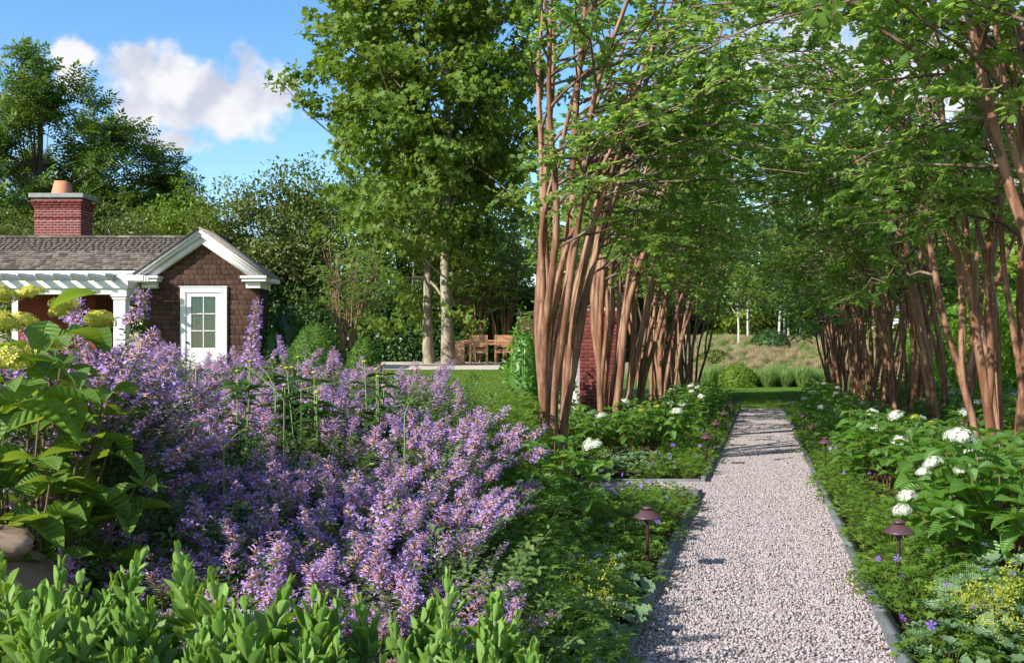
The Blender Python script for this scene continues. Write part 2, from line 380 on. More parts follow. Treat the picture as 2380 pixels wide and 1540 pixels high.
def glassmat():
    m, nt, b = newmat('pane_glass')
    tr = nt.nodes.new('ShaderNodeBsdfTransparent'); gl = nt.nodes.new('ShaderNodeBsdfGlossy'); gl.inputs['Roughness'].default_value = 0.03
    fr = nt.nodes.new('ShaderNodeFresnel'); fr.inputs['IOR'].default_value = 1.5
    ms = nt.nodes.new('ShaderNodeMixShader'); nt.links.new(fr.outputs[0], ms.inputs[0]); nt.links.new(tr.outputs[0], ms.inputs[1]); nt.links.new(gl.outputs[0], ms.inputs[2])
    nt.links.new(ms.outputs[0], nt.nodes['Material Output'].inputs['Surface']); nt.nodes.remove(b); return m
GLASS = glassmat()

# ------------------------------------------------------------------ leaf shapes (unit length along +y, z up)
T_LEAF = (np.array([(0, 0, 0), (-.24, .34, .05), (.24, .34, .05), (-.19, .7, .035), (.19, .7, .035), (0, 1, -.09)]), np.array([(0, 1, 3, 5), (0, 5, 4, 2)])[:, ::-1])
T_QUAD = (np.array([(0, 0, 0), (.36, .5, .06), (0, 1, -.03), (-.36, .5, .06)]), np.array([(0, 1, 2), (0, 2, 3)]))
def lobed(n_lobes, depth, spread=2.5, tip=1.0, base=0.1, cup=0.1):
    """a palmate leaf as a fan, stalk at the origin"""
    V = [(0, 0.18, 0)]; pts = []
    c = np.array([0, 0.34])
    for i in range(2 * n_lobes - 1):
        a = -spread + 2 * spread * i / (2 * n_lobes - 2)
        r = (0.66 if i % 2 == 0 else 0.66 * (1 - depth)) * (1 - 0.16 * abs(a) / spread) * tip
        pts.append((math.sin(a) * r, 0.34 + math.cos(a) * r))
    V = [(0, 0.3, 0)] + [(x, y, cup * (0.6 if k % 2 else -1) * 0.8) for k, (x, y) in enumerate(pts)] + [(0, base, 0)]
    n = len(pts)
    F = [(0, i + 1, i) for i in range(1, n)] + [(0, 1, n + 1), (0, n + 1, n)]
    return (np.array(V, float), np.array(F))
T_PLANE = lobed(5, 0.42, 2.1, 1.05, 0.12, 0.06)
T_GER = lobed(5, 0.62, 2.45, 1.0, 0.1, 0.08)
def round_leaf(n=9, cup=0.16):
    V = [(0, 0.42, 0)]
    k = 2 * n
    for ring, r in ((0, 0.3), (1, 0.56)):
        for i in range(k + 1):
            a = -2.75 + 5.5 * i / k
            rr = r * (1.06 if i % 2 else 0.93) if ring else r
            V.append((math.sin(a) * rr, 0.42 + math.cos(a) * rr, (cup * 0.35 if not ring else cup * (0.55 if i % 2 else 1.15)) * (1 if ring else 1)))
    F = []
    for i in range(k): F.append((0, 2 + i, 1 + i))
    A = 1; B = 1 + k + 1
    for i in range(k):
        F.append((A + i, A + i + 1, B + i + 1)); F.append((A + i, B + i + 1, B + i))
    return (np.array(V, float), np.array(F))
T_ROUND = round_leaf()
def grid_leaf(width, prof, nx=4, fold=0.12, droop=0.25, wave=0.0, tooth=0.0, seed=0):
    r = random.Random(seed); ny = len(prof); V = []
    for j, w in enumerate(prof):
        t = j / (ny - 1)
        for i in range(nx + 1):
            s = -1 + 2 * i / nx
            tw = (tooth * (1 if j % 2 else -1)) if abs(s) == 1 and 0 < j < ny - 1 else 0
            x = s * width * w * (1 + tw)
            V.append((x, t + (0.02 * abs(s)), abs(s) * fold * w - droop * t * t + wave * math.sin(7 * t + 3 * s + seed) * abs(s)))
    F = []
    for j in range(ny - 1):
        for i in range(nx):
            a = j * (nx + 1) + i; F.append((a, a + 1, a + nx + 2, a + nx + 1))
    return (np.array(V, float), np.array(F))
HYD_PROF = [0.08, 0.55, 0.92, 1.0, 0.84, 0.5, 0.05]
SED_PROF = [0.25, 0.38, 0.66, 0.94, 1.0, 0.66, 0.06]
def one(tmpl, name, mat, thick=0.0):
    mb = MB(); mb.add(tmpl[0], tmpl[1])
    me = mb.mesh(name, mat, True)
    return me
HYD_LEAVES = [one(grid_leaf(0.34, HYD_PROF, 4, 0.10 + 0.05 * k, 0.12 + 0.13 * k, 0.02, 0.05, k), 'hydrangea_leaf', L_HYD) for k in range(3)]
PAN_LEAVES = [one(grid_leaf(0.31, HYD_PROF, 4, 0.10 + 0.07 * k, 0.1 + 0.14 * k, 0.025, 0.04, k + 5), 'panicle_leaf', L_HYDY) for k in range(3)]
def sed_leaf(k):
    a = grid_leaf(0.25, SED_PROF, 4, 0.09 + 0.05 * k, -0.08 - 0.06 * k, 0.0, 0.06, k)
    mb = MB(); mb.add(a[0], a[1])
    b = a[0].copy(); b[:, 2] -= 0.035
    mb.add(b, a[1][:, ::-1]); return mb.mesh('sedum_leaf', L_SED, True)
SED_LEAVES = [sed_leaf(k) for k in range(3)]
ALC_LEAVES = [one(round_leaf(9, 0.08 + 0.09 * k), 'mantle_leaf', L_ALC) for k in range(3)]

def proto_head(name, mat, n, r, flat_=0.62, fl=0.028, seed=1):
    rg = np.random.default_rng(seed)
    p = rg.normal(size=(n, 3)); p[:, 2] = np.abs(p[:, 2]) * 0.9 - 0.18; p = nrm(p)
    pos = p * r * rg.uniform(0.8, 1.12, (n, 1)); pos[:, 2] *= flat_
    petals = []
    for k in range(4):
        a = k * math.pi / 2; c, s = math.cos(a), math.sin(a)
        q = np.array([(0, 0, 0), (.42, .28, .1), (.78, 0, .02), (.42, -.28, .1)])
        q[:, 0] += .05
        petals.append(np.stack([q[:, 0] * c - q[:, 1] * s, q[:, 0] * s + q[:, 1] * c, q[:, 2]], -1))
    tv = np.concatenate(petals); tf = np.array([[4 * k, 4 * k + 3, 4 * k + 2, 4 * k + 1] for k in range(4)])
    d = nrm(np.cross(p, rg.normal(size=(n, 3))))
    R = frames(d, p + rg.normal(size=(n, 3)) * 0.25, rg.uniform(0.8, 1.25, n) * fl)
    mb = MB(); mb.scatter((tv, tf), R, pos)
    # core
    mb.lathe([(0.001, r * flat_ * .8), (r * .5, r * flat_ * .55), (r * .62, 0.0), (r * .5, -r * .22), (0.001, -r * .3)], 10)
    return mb.mesh(name, mat)
HEAD_W = [proto_head('mophead_flower', P_WHITE, 95, 0.10, 0.72, 0.027, k) for k in range(2)]
HEAD_G = proto_head('green_mophead', P_ALC, 40, 0.06, 0.5, 0.02, 5)
HEAD_L = [proto_head('lime_flower', P_LIME, 170, 0.085, 0.62, 0.018, 7 + k) for k in range(2)]

# ------------------------------------------------------------------ scattered cover by geometry nodes
def instancer(name, sources, pts, rots, scls, idx, label=None, cat=None, parent=None, loc=None):
    """one object that sets copies of the source meshes on points"""
    coll = bpy.data.collections.new(name + '_shapes')
    for i, me in enumerate(sources):
        o = bpy.data.objects.new('%s_shape_%02d' % (name, i), me); coll.objects.link(o)
    me = bpy.data.meshes.new(name)
    pts = np.asarray(pts, np.float32); me.vertices.add(len(pts)); me.vertices.foreach_set('co', pts.ravel())
    for nm, ty, val in (('rot', 'FLOAT_VECTOR', np.asarray(rots, np.float32)), ('scl', 'FLOAT', np.asarray(scls, np.float32)), ('idx', 'INT', np.asarray(idx, np.int32))):
        a = me.attributes.new(nm, ty, 'POINT')
        a.data.foreach_set('vector' if ty == 'FLOAT_VECTOR' else 'value', val.ravel())
    o = bpy.data.objects.new(name, me); link(o, parent)
    if loc is not None: o.location = loc
    ng = bpy.data.node_groups.new(name + '_scatter', 'GeometryNodeTree')
    ng.interface.new_socket('Geometry', in_out='INPUT', socket_type='NodeSocketGeometry')
    ng.interface.new_socket('Geometry', in_out='OUTPUT', socket_type='NodeSocketGeometry')
    N = ng.nodes; L = ng.links
    gi = N.new('NodeGroupInput'); go = N.new('NodeGroupOutput')
    ci = N.new('GeometryNodeCollectionInfo'); ci.inputs['Collection'].default_value = coll
    ci.inputs['Separate Children'].default_value = True; ci.inputs['Reset Children'].default_value = True
    ip = N.new('GeometryNodeInstanceOnPoints'); ip.inputs['Pick Instance'].default_value = True
    def attr(nm, ty):
        n = N.new('GeometryNodeInputNamedAttribute'); n.data_type = ty; n.inputs['Name'].default_value = nm
        return n.outputs[0]
    L.new(gi.outputs[0], ip.inputs['Points']); L.new(ci.outputs[0], ip.inputs['Instance'])
    L.new(attr('idx', 'INT'), ip.inputs['Instance Index'])
    e2r = N.new('FunctionNodeEulerToRotation'); L.new(attr('rot', 'FLOAT_VECTOR'), e2r.inputs[0]); L.new(e2r.outputs[0], ip.inputs['Rotation'])
    L.new(attr('scl', 'FLOAT'), ip.inputs['Scale'])
    L.new(ip.outputs[0], go.inputs[0])
    md = o.modifiers.new('scatter', 'NODES'); md.node_group = ng
    tag(o, label, cat, None, 'stuff')
    return o

# ------------------------------------------------------------------ ground, paths
def grid_sheet(name, xs, ys, fz, mat, off=0.0, label=None):
    X, Y = np.meshgrid(xs, ys); Z = fz(X, Y) + off
    nx, ny = len(xs), len(ys)
    i = np.arange(ny - 1)[:, None] * nx; j = np.arange(nx - 1)[None, :]
    F = np.stack([i + j, i + j + 1, i + nx + j + 1, i + nx + j], -1).reshape(-1, 4)
    mb = MB(); mb.add(np.stack([X, Y, Z], -1).reshape(-1, 3), F)
    return mb.mesh(name, mat, True)
xs = np.concatenate([np.linspace(-700, -45, 14), np.linspace(-40, -2, 39), np.linspace(-1.5, 1.5, 61), np.linspace(2, 40, 39), np.linspace(45, 700, 14)])
ys = np.concatenate([np.linspace(-20, 0, 6), np.linspace(0.4, 40, 100), np.linspace(41, 110, 60), np.linspace(120, 1200, 12)])
g = obj('ground', grid_sheet('ground', xs, ys, gz, GROUND)); tag(g, kind='structure')

def ustrip(name, u0, u1, y0, y1, mat, off, n=2):
    """flat strip of the walk's plane between two offsets from its axis"""
    mb = MB(); V = []
    for y in np.linspace(y0, y1, n): V += [(u0 + PATH_K * y, y, float(zright(y)) + off), (u1 + PATH_K * y, y, float(zright(y)) + off)]
    F = [(2 * k, 2 * k + 1, 2 * k + 3, 2 * k + 2) for k in range(n - 1)]
    mb.add(V, F); return mb.mesh(name, mat)
HALF = 0.69
def bed_sheet(name, x_fn0, x_fn1, y0, y1, off):
    yy = np.linspace(y0, y1, 70); V = []; F = []
    for y in yy:
        for t in np.linspace(0, 1, 25):
            x = x_fn0(y) * (1 - t) + x_fn1(y) * t; V.append((x, y, gzf(x, y) + off))
    for j in range(69):
        for i in range(24):
            a = j * 25 + i; F.append((a, a + 1, a + 26, a + 25))
    mb = MB(); mb.add(V, F); return mb.mesh(name, SOIL, True)
bs = obj('soil_bed', bed_sheet('soil_bed', lambda y: max(0.25, PATH_K * y - 4.6), lambda y: PATH_K * y - HALF - 0.03, 1.5, 46, 0.02)); tag(bs, kind='structure')
bs = obj('soil_bed', bed_sheet('soil_bed', lambda y: PATH_K * y + HALF + 0.03, lambda y: PATH_K * y + 6.6, 1.5, 46, 0.02)); tag(bs, kind='structure')
bs = obj('soil_bed', bed_sheet('soil_bed', lambda y: -0.85 * y - 1.2, lambda y: 0.12 if y < 7.4 else -1.0, 1.2, 12.5, 0.02)); tag(bs, kind='structure')
p_ = obj('gravel_path', ustrip('gravel_path', -HALF, HALF, 1.0, 30.6, GRAVEL, 0.03, 8)); tag(p_, kind='structure')
SIDE0, SIDE1 = 11.1, 12.08
p2 = obj('gravel_path', ustrip('gravel_path', -3.0, -HALF - 0.005, SIDE0, SIDE1, GRAVEL, 0.034, 3)); tag(p2, kind='structure')

def pebble_patch(seed, size=0.42, n=800):
    rg = np.random.default_rng(seed)
    t = (1 + 5 ** .5) / 2
    iv = nrm(np.array([(-1, t, 0), (1, t, 0), (-1, -t, 0), (1, -t, 0), (0, -1, t), (0, 1, t), (0, -1, -t), (0, 1, -t), (t, 0, -1), (t, 0, 1), (-t, 0, -1), (-t, 0, 1)], float))
    fi = np.array([(0, 11, 5), (0, 5, 1), (0, 1, 7), (0, 7, 10), (0, 10, 11), (1, 5, 9), (5, 11, 4), (11, 10, 2), (10, 7, 6), (7, 1, 8), (3, 9, 4), (3, 4, 2), (3, 2, 6), (3, 6, 8), (3, 8, 9), (4, 9, 5), (2, 4, 11), (6, 2, 10), (8, 6, 7), (9, 8, 1)])
    a = rg.normal(size=(n, 3, 3)); Q, _ = np.linalg.qr(a)
    S = rg.uniform(0.068, 0.108, (n, 1)) ** 2 * rg.uniform(0.65, 1.15, (n, 3))
    R = Q * S[:, None, :]
    pos = np.stack([rg.uniform(-size / 2, size / 2, n), rg.uniform(-size / 2, size / 2, n), rg.uniform(-0.002, 0.012, n)], -1)
    mb = MB(); mb.scatter((iv, fi), R, pos); return mb.mesh('pebbles', PEBBLE)
def gravel():
    pts = []
    y = 3.9; step = 0.36
    while y < 30.5:
        u = -HALF + 0.17
        while u < HALF - 0.1:
            pts.append((u + PATH_K * y + rnd.uniform(-.03, .03), y + rnd.uniform(-.03, .03), float(zright(y)) + 0.036)); u += step
        y += step
    for y in (SIDE0 + .2, SIDE0 + .5, SIDE0 + .8):
        u = -HALF - .15
        while u > -2.8: pts.append((u + PATH_K * y, y, float(zright(y)) + 0.038)); u -= step
    n = len(pts)
    rots = np.zeros((n, 3)); rots[:, 2] = RG.integers(0, 4, n) * math.pi / 2 + RG.normal(0, .1, n)
    instancer('gravel', [pebble_patch(k) for k in range(4)], pts, rots, np.ones(n), RG.integers(0, 4, n), 'pale pink and grey pebbles covering the garden walk', 'gravel')
gravel()

def edging():
    me = MB().box((-.5, -.5, -.5), (.5, .5, .5)).mesh('edging_stone', EDGE)
    def run(name, label, segs):
        root = thing(name, label, 'edging', (0, 0, 0))
        for (x0, y0, x1, y1) in segs:
            Lh = math.hypot(x1 - x0, y1 - y0); n = max(1, round(Lh / 0.52)); a = math.atan2(y1 - y0, x1 - x0)
            for k in range(n):
                t = (k + .5) / n; x, y = x0 + (x1 - x0) * t, y0 + (y1 - y0) * t
                o = obj('edging_stone', me, root, None, (x, y, float(zright(y)) + 0.005 + rnd.uniform(-.004, .004)), (0, 0, a + rnd.uniform(-.006, .006)), (Lh / n - 0.006, 0.085, 0.16))
                o.rotation_euler.y = math.atan(0.019) * math.sin(a)
    k = PATH_K; e = HALF + 0.045
    run('path_edging', 'bluestone edging strip beside the dark pathway lights and side path', [(-e + k * 1.2, 1.2, -e + k * SIDE0, SIDE0), (-e + k * SIDE1, SIDE1, -e + k * 30.4, 30.4),
        (-e - .05 + k * SIDE0, SIDE0 - .045, -3.0 + k * SIDE0, SIDE0 - .045), (-e - .05 + k * SIDE1, SIDE1 + .045, -3.0 + k * SIDE1, SIDE1 + .045)])
    run('path_edging', 'unbroken bluestone edging strip along the white hydrangea bed', [(e + k * 1.2, 1.2, e + k * 30.4, 30.4)])
edging()

# terrace gravel under the table
mb = MB(); V = []; F = []
for j, y in enumerate(np.linspace(24.5, 33.5, 12)):
    for i, x in enumerate(np.linspace(-9.0, -0.35, 10)): V.append((x, y, gzf(x, y) + 0.03))
for j in range(11):
    for i in range(9): a = j * 10 + i; F.append((a, a + 1, a + 11, a + 10))
mb.add(V, F); t_ = obj('gravel_terrace', mb.mesh('gravel_terrace', GRAVEL_T)); tag(t_, kind='structure')

def grass_patch(seed, n=420, size=0.5, h=0.045):
    rg = np.random.default_rng(seed)
    T = (np.array([(-.05, 0, 0), (.05, 0, 0), (.035, .55, .06), (-.035, .55, .06), (0, 1, .25)]), None)
    pos = np.stack([rg.uniform(-size / 2, size / 2, n), rg.uniform(-size / 2, size / 2, n), np.zeros(n)], -1)
    d = np.stack([rg.normal(0, .35, n), rg.normal(0, .35, n), np.ones(n)], -1)
    R = frames(d, rg.normal(size=(n, 3)), rg.uniform(0.6, 1.3, n) * h)
    mb = MB(); mb.scatter((T[0], np.array([(0, 1, 2), (0, 2, 3), (3, 2, 4)])), R, pos); return mb.mesh('grass_patch', L_GRASS)
def lawn():
    pts = []
    for y in np.arange(10.5, 24.5, 0.42):
        for x in np.arange(-3.4, -0.05, 0.42):
            pts.append((x + rnd.uniform(-.1, .1), y + rnd.uniform(-.1, .1), 0))
    for y in np.arange(30.8, 52, 0.5):
        for u in np.arange(-2.2, 2.3, 0.5): pts.append((u + PATH_K * y + rnd.uniform(-.1, .1), y, 0))
    pts = np.array(pts); pts[:, 2] = gz(pts[:, 0], pts[:, 1]) - 0.004
    n = len(pts); rots = np.zeros((n, 3)); rots[:, 2] = RG.uniform(0, 6.28, n)
    instancer('lawn_grass', [grass_patch(k) for k in range(3)], pts, rots, RG.uniform(.9, 1.3, n), RG.integers(0, 3, n), 'short mown green grass of the lawns', 'grass')
lawn()

# ------------------------------------------------------------------ the shingled cottage
CUBE = {}
def cube_me(name, mat, bev=0.0):
    k = (name, mat.name)
    if k not in CUBE: CUBE[k] = MB().box((-.5, -.5, -.5), (.5, .5, .5)).mesh(name, mat)
    return CUBE[k]
def boxpart(name, lo, hi, mat, parent):
    """a box part with its own bevelled edges"""
    lo, hi = np.array(lo, float), np.array(hi, float); c = (lo + hi) / 2; s = hi - lo
    b = min(0.006, s.min() * 0.2); h = s / 2
    V = []; 
    for sx in (-1, 1):
        for sy in (-1, 1):
            for sz in (-1, 1):
                p = np.array([sx, sy, sz]) * h
                V += [p - (0, sy * b, sz * b), p - (sx * b, 0, sz * b), p - (sx * b, sy * b, 0)]
    import bmesh
    bm = bmesh.new()
    for v in V: bm.verts.new(v)
    bmesh.ops.convex_hull(bm, input=bm.verts)
    me = bpy.data.meshes.new(name); bm.to_mesh(me); bm.free(); me.materials.append(mat)
    return obj(name, me, parent, None, c)

def brick_face(parent, x0, x1, z0, z1, y, L=0.20, H=0.062, j=0.011, off=(0, 0, 0), axis='x', dep=0.03, fn=None):
    me = cube_me('brick', BRICK); z = z0; row = 0
    while z + H <= z1 + 0.001:
        x = x0 - (L / 2 if row % 2 else 0)
        while x < x1 - 0.02:
            a, b = max(x, x0), min(x + L, x1)
            if b - a > 0.03:
                pr = fn(z) if fn else 0.0
                q = (( a + b) / 2, y - pr, z + H / 2) if axis == 'x' else (y + pr, (a + b) / 2, z + H / 2)
                sc = (b - a, dep, H) if axis == 'x' else (dep, b - a, H)
                o = obj('brick', me, parent, None, Vector(q) - Vector(off), (rnd.uniform(-.01, .01), 0, 0), sc)
            x += L + j
        z += H + j; row += 1

def cottage():
    S = 23 / FPX
    X = lambda px: (px - 1190) * S
    Z = lambda py: EYE - (py - 795) * S
    H = thing('cottage', 'brown shingled cottage with white gable trim and tall brick chimney', 'house', (-8.0, 24.5, 0.6))
    O = Vector(H.location)
    def bp(name, lo, hi, mat, par=None):
        return boxpart(name, Vector(lo) - O, Vector(hi) - O, mat, par or H)
    xa, xl, xr = X(474), X(345), X(607); m_ = 0.695; za = 4.30
    # wall of the gable end
    wz = lambda x: za - 0.16 - m_ * abs(x - xa)
    mb = MB(); mb.prism([(xl - O.x, 0.5 - O.z), (xr - O.x, 0.5 - O.z), (xr - O.x, wz(xr) - O.z), (xa - O.x, za - .16 - O.z), (xl - O.x, wz(xl) - O.z)], 23.0 - O.y, 23.72 - O.y)
    wall = obj('gable_wall', mb.mesh('gable_wall', FELT), H)
    sh = cube_me('wall_shingle', SH_WALL)
    z = 1.16; row = 0
    while z < za - 0.3:
        e = 0.122
        half = min((xr - xl) / 2, max(0.0, (za - 0.22 - z - e) / m_))
        x = xa - half; xe = xa + half
        while x < xe - 0.03:
            w = min(rnd.uniform(0.10, 0.21), xe - x)
            cx = x + w / 2
            if not (X(424) < cx < X(528) and z < Z(672)) :
                obj('wall_shingle', sh, wall, None, (cx - O.x, 22.980 - O.y + rnd.uniform(-.002, .002), z + e / 2 - O.z + rnd.uniform(-.004, .004)), (0.15, 0, rnd.uniform(-.006, .006)), (w - 0.009, 0.018, e - 0.004))
            x += w
        z += e; row += 1
    # rakes, frieze and returns
    for s in (-1, 1):
        dx = 1.60
        def band(t0, t1, y0, y1, nm, d=dx, zt=za):
            xe = xa + s * d
            poly = [(xa - O.x, zt - t0 - O.z), (xe - O.x, zt - t0 - m_ * d - O.z), (xe - O.x, zt - t1 - m_ * d - O.z), (xa - O.x, zt - t1 - O.z)]
            if s > 0: poly = poly[::-1]
            obj(nm, MB().prism(poly, y0 - O.y, y1 - O.y).mesh(nm, WHITE), H)
        band(0.0, 0.075, 22.64, 22.80, 'rake_moulding'); band(0.078, 0.15, 22.70, 22.84, 'rake_board'); band(0.153, 0.32, 22.80, 22.995, 'rake_frieze', 1.42)
        # roof slope of the gable, shingle thickness showing at its edge
        xe = xa + s * (dx + 0.05)
        poly = [(xa - O.x, za + .055 - O.z), (xe - O.x, za + .055 - m_ * (dx + .05) - O.z), (xe - O.x, za + .006 - m_ * (dx + .05) - O.z), (xa - O.x, za + .006 - O.z)]
        if s > 0: poly = poly[::-1]
        obj('gable_roof', MB().prism(poly, 22.61 - O.y, (25.2 if s < 0 else 23.8) - O.y).mesh('gable_roof', SH_ROOF), H)
        x0 = xa + s * 0.98; x1 = xa + s * 1.62
        lo, hi = min(x0, x1), max(x0, x1)
        bp('cornice_return', (lo, 22.62, 3.13), (hi, 22.99, 3.19), WHITE); bp('cornice_return', (lo + .03, 22.66, 3.055), (hi - .03, 22.985, 3.127), WHITE)
        xi = xa + s * 1.08; xo = xa + s * 1.43
        bp('frieze_block', (min(xi, xo), 22.78, 2.90), (max(xi, xo), 22.98, 3.05), WHITE)
        if s > 0:
            bp('eave_soffit', (xr + .005, 23.0, 3.06), (xr + .28, 23.75, 3.15), WHITE)
            bp('eave_frieze', (xr + .004, 23.0, 2.90), (xr + .05, 23.7, 3.055), WHITE)
    # casing and glazed door
    cx0, cx1, cz1 = X(422), X(530), Z(668); t = 0.13
    bp('door_casing', (cx0, 22.90, 0.6), (cx0 + t, 22.985, cz1), WHITE); bp('door_casing', (cx1 - t, 22.90, 0.6), (cx1, 22.985, cz1), WHITE)
    bp('door_casing', (cx0 + t + .001, 22.90, cz1 - t), (cx1 - t - .001, 22.985, cz1), WHITE)
    bp('casing_cap', (cx0 - .02, 22.88, cz1 + .001), (cx1 + .02, 22.985, cz1 + .03), WHITE)
    dx0, dx1, dz1 = cx0 + t + .003, cx1 - t - .003, cz1 - t - .003
    gx0, gx1, gz1, gz0 = X(447), X(503), Z(690), Z(808)
    y0, y1 = 22.925, 22.965
    door = bp('door', (dx0, y0, 0.62), (dx1, y1, gz0), WHITE)
    Dl = Vector(door.location) + O
    def sub(name, lo, hi, mat):
        return boxpart(name, Vector(lo) - Dl, Vector(hi) - Dl, mat, door)
    sub('door_stile', (dx0, y0, gz0 + .001), (gx0, y1, dz1), WHITE); sub('door_stile', (gx1, y0, gz0 + .001), (dx1, y1, dz1), WHITE); sub('door_rail', (gx0 + .001, y0, gz1), (gx1 - .001, y1, dz1), WHITE)
    w = (gx1 - gx0) / 2; h = (gz1 - gz0) / 3
    sub('glazing_bar', (gx0 + w - .012, y0 + .004, gz0 + .001), (gx0 + w + .012, y1 - .008, gz1 - .001), WHITE)
    for r in (1, 2): sub('glazing_bar', (gx0 + .001, y0 + .006, gz0 + r * h - .012), (gx1 - .001, y1 - .01, gz0 + r * h + .012), WHITE)
    for r in range(3):
        for c in range(2): sub('pane', (gx0 + c * w + .014, y0 + .015, gz0 + r * h + .014), (gx0 + (c + 1) * w - .014, y0 + .019, gz0 + (r + 1) * h - .014), GLASS)
    sub('handle', (dx0 + .02, y0 - .05, gz0 - .02 + .12), (dx0 + .05, y0 - .001, gz0 + .16), DARKM)
    # curtains hanging in folds behind the glass
    for r in range(3):
        mb = MB(); n = 26; xs_ = np.linspace(gx0, gx1, n); zb = gz0 + r * h + .002; zt = gz0 + (r + 1) * h - (.035 if r else .03)
        V = []
        for k, x in enumerate(xs_):
            y = 22.969 + 0.006 * math.sin(k * 1.35 + r) ; V += [(x - O.x, y - O.y, zb - O.z), (x - O.x, y - O.y, zt + .006 * math.sin(k * 1.35) - O.z)]
        mb.add(V, [(2 * k, 2 * k + 2, 2 * k + 3, 2 * k + 1) for k in range(n - 1)])
        obj('curtain', mb.mesh('curtain', CURT, True), H)
    # wing roof with its shingles
    ey, ez, ry, rz_ = 23.6, 3.39, 25.2, 4.37
    xw0, xw1 = -14.2, -7.56
    poly = [(ey - O.y, ez - O.z), (ry - O.y, rz_ - O.z), (26.8 - O.y, ez - O.z), (26.8 - O.y, ez - .12 - O.z), (ry - O.y, rz_ - .12 - O.z), (ey - O.y, ez - .12 - O.z)]
    V = [(xw0 - O.x, a, b) for a, b in poly] + [(xw1 - O.x, a, b) for a, b in poly]
    mb = MB(); mb.add(V, [(0, 1, 7, 6), (1, 2, 8, 7), (2, 3, 9, 8), (3, 4, 10, 9), (4, 5, 11, 10), (5, 0, 6, 11)]); mb.F.append((np.array([[5, 4, 1, 0]]), 0)); mb.F.append((np.array([[4, 3, 2, 1]]), 0)); mb.F.append((np.array([[6, 7, 10, 11]]), 0))
    roof = obj('wing_roof', mb.mesh('wing_roof', FELT), H)
    rest = MB()
    rs = cube_me('roof_shingle', SH_ROOF); sl = math.hypot(ry - ey, rz_ - ez); ang = math.atan2(rz_ - ez, ry - ey); nc = 16; e = sl / nc; made = 0
    for c in range(nc):
        x = -13.85 + rnd.uniform(0, .15); s_ = (c + .5) * e
        yy = ey + s_ * math.cos(ang); zz = ez + s_ * math.sin(ang)
        xend = xa - (4.36 - zz) / m_ + 0.1
        while x < xend:
            w = rnd.uniform(0.11, 0.2)
            at, rt, sc = (x + w / 2 - O.x, yy - O.y, zz + .02 - O.z + rnd.uniform(-.003, .003)), (ang - .16, 0, rnd.uniform(-.012, .012)), (w - .010, e - .004 + rnd.uniform(-.008, .004), 0.022)
            if made < 300: obj('roof_shingle', rs, roof, None, at, rt, sc)
            else:
                M = np.array((Matrix.Translation(at) @ Euler(rt).to_matrix().to_4x4() @ Matrix.Diagonal((*sc, 1))))
                q = np.array([(sx, sy, sz) for sz in (-.5, .5) for sy in (-.5, .5) for sx in (-.5, .5)]) @ M[:3, :3].T + M[:3, 3]
                rest.add(q, [(0, 2, 3, 1), (4, 5, 7, 6), (0, 1, 5, 4), (1, 3, 7, 5), (3, 2, 6, 7), (2, 0, 4, 6)])
            made += 1
            x += w
    obj('upper_shingles', rest.mesh('upper_shingles', SH_ROOF), roof)['kind'] = 'stuff'
    for x in np.arange(-13.9, -7.7, 0.3):
        obj('ridge_cap', rs, roof, None, (x - O.x, ry - .035 - O.y, rz_ + .035 - O.z), (ang * .9, 0.03, 0), (0.33, 0.13, 0.02))
    bp('eave_fascia', (-14.2, 23.55, 3.22), (-9.0, 23.595, 3.375), WHITE); bp('gutter', (-14.2, 23.47, 3.30), (-9.0, 23.545, 3.37), WHITE)
    bp('loggia_beam', (-14.2, 23.62, 2.86), (xl - .004, 23.85, 3.21), WHITE); bp('loggia_ceiling', (-14.2, 23.86, 3.12), (-8.85, 26.5, 3.2), WHITE)
    bp('loggia_post', (-9.02, 23.60, 0.6), (xl - .008, 23.80, 2.855), WHITE)
    bp('loggia_post', (-13.9, 26.3, 0.6), (-13.7, 26.5, 3.115), WHITE); bp('loggia_post', (-9.15, 26.3, 0.6), (-8.95, 26.5, 3.115), WHITE)
    # hearth below the roof and chimney above it
    core = bp('hearth', (-13.0, 24.9, 0.6), (-10.95, 26.0, 3.115), BRICK); Oc = Vector(core.location) + O
    brick_face(core, -11.75, -10.95, 2.2, 3.11, 24.9, off=Oc); brick_face(core, 24.9, 26.0, 2.2, 3.11, -10.95, off=Oc, axis='y')
    cx0, cx1, cy0, cy1 = -12.74, -11.5, 25.25, 25.95
    ch = bp('chimney', (cx0, cy0, 4.0), (cx1, cy1, 5.42), MORTAR); Oc = Vector(ch.location) + O
    def corbel(z):
        p = 0.0
        if 4.86 < z < 4.93: p = 0.02
        if 4.80 < z <= 4.86: p = -0.004
        if z > 5.14: p = 0.02
        if z > 5.22: p = 0.045
        if z > 5.29: p = 0.075
        return p
    z = 4.22; row = 0; me = cube_me('brick', BRICK); Hh, j = 0.056, 0.013
    while z + Hh <= 5.425:
        pr = corbel(z)
        for ax in ('x', 'y'):
            a0, a1 = (cx0 - pr, cx1 + pr) if ax == 'x' else (cy0 - pr + .001, cy1 + pr)
            x = a0 - (0.1 if row % 2 else 0)
            while x < a1 - .02:
                a, b = max(x, a0), min(x + .165, a1)
                if b - a > .025:
                    if ax == 'x': q, sc = ((a + b) / 2, cy0 - pr + .02, z + Hh / 2), (b - a, .05, Hh)
                    else: q, sc = (cx1 + pr - .02, (a + b) / 2, z + Hh / 2), (.05, b - a, Hh)
                    obj('brick', me, ch, None, Vector(q) - Oc, (rnd.uniform(-.012, .012), 0, rnd.uniform(-.006, .006)), sc)
                x += .165 + j
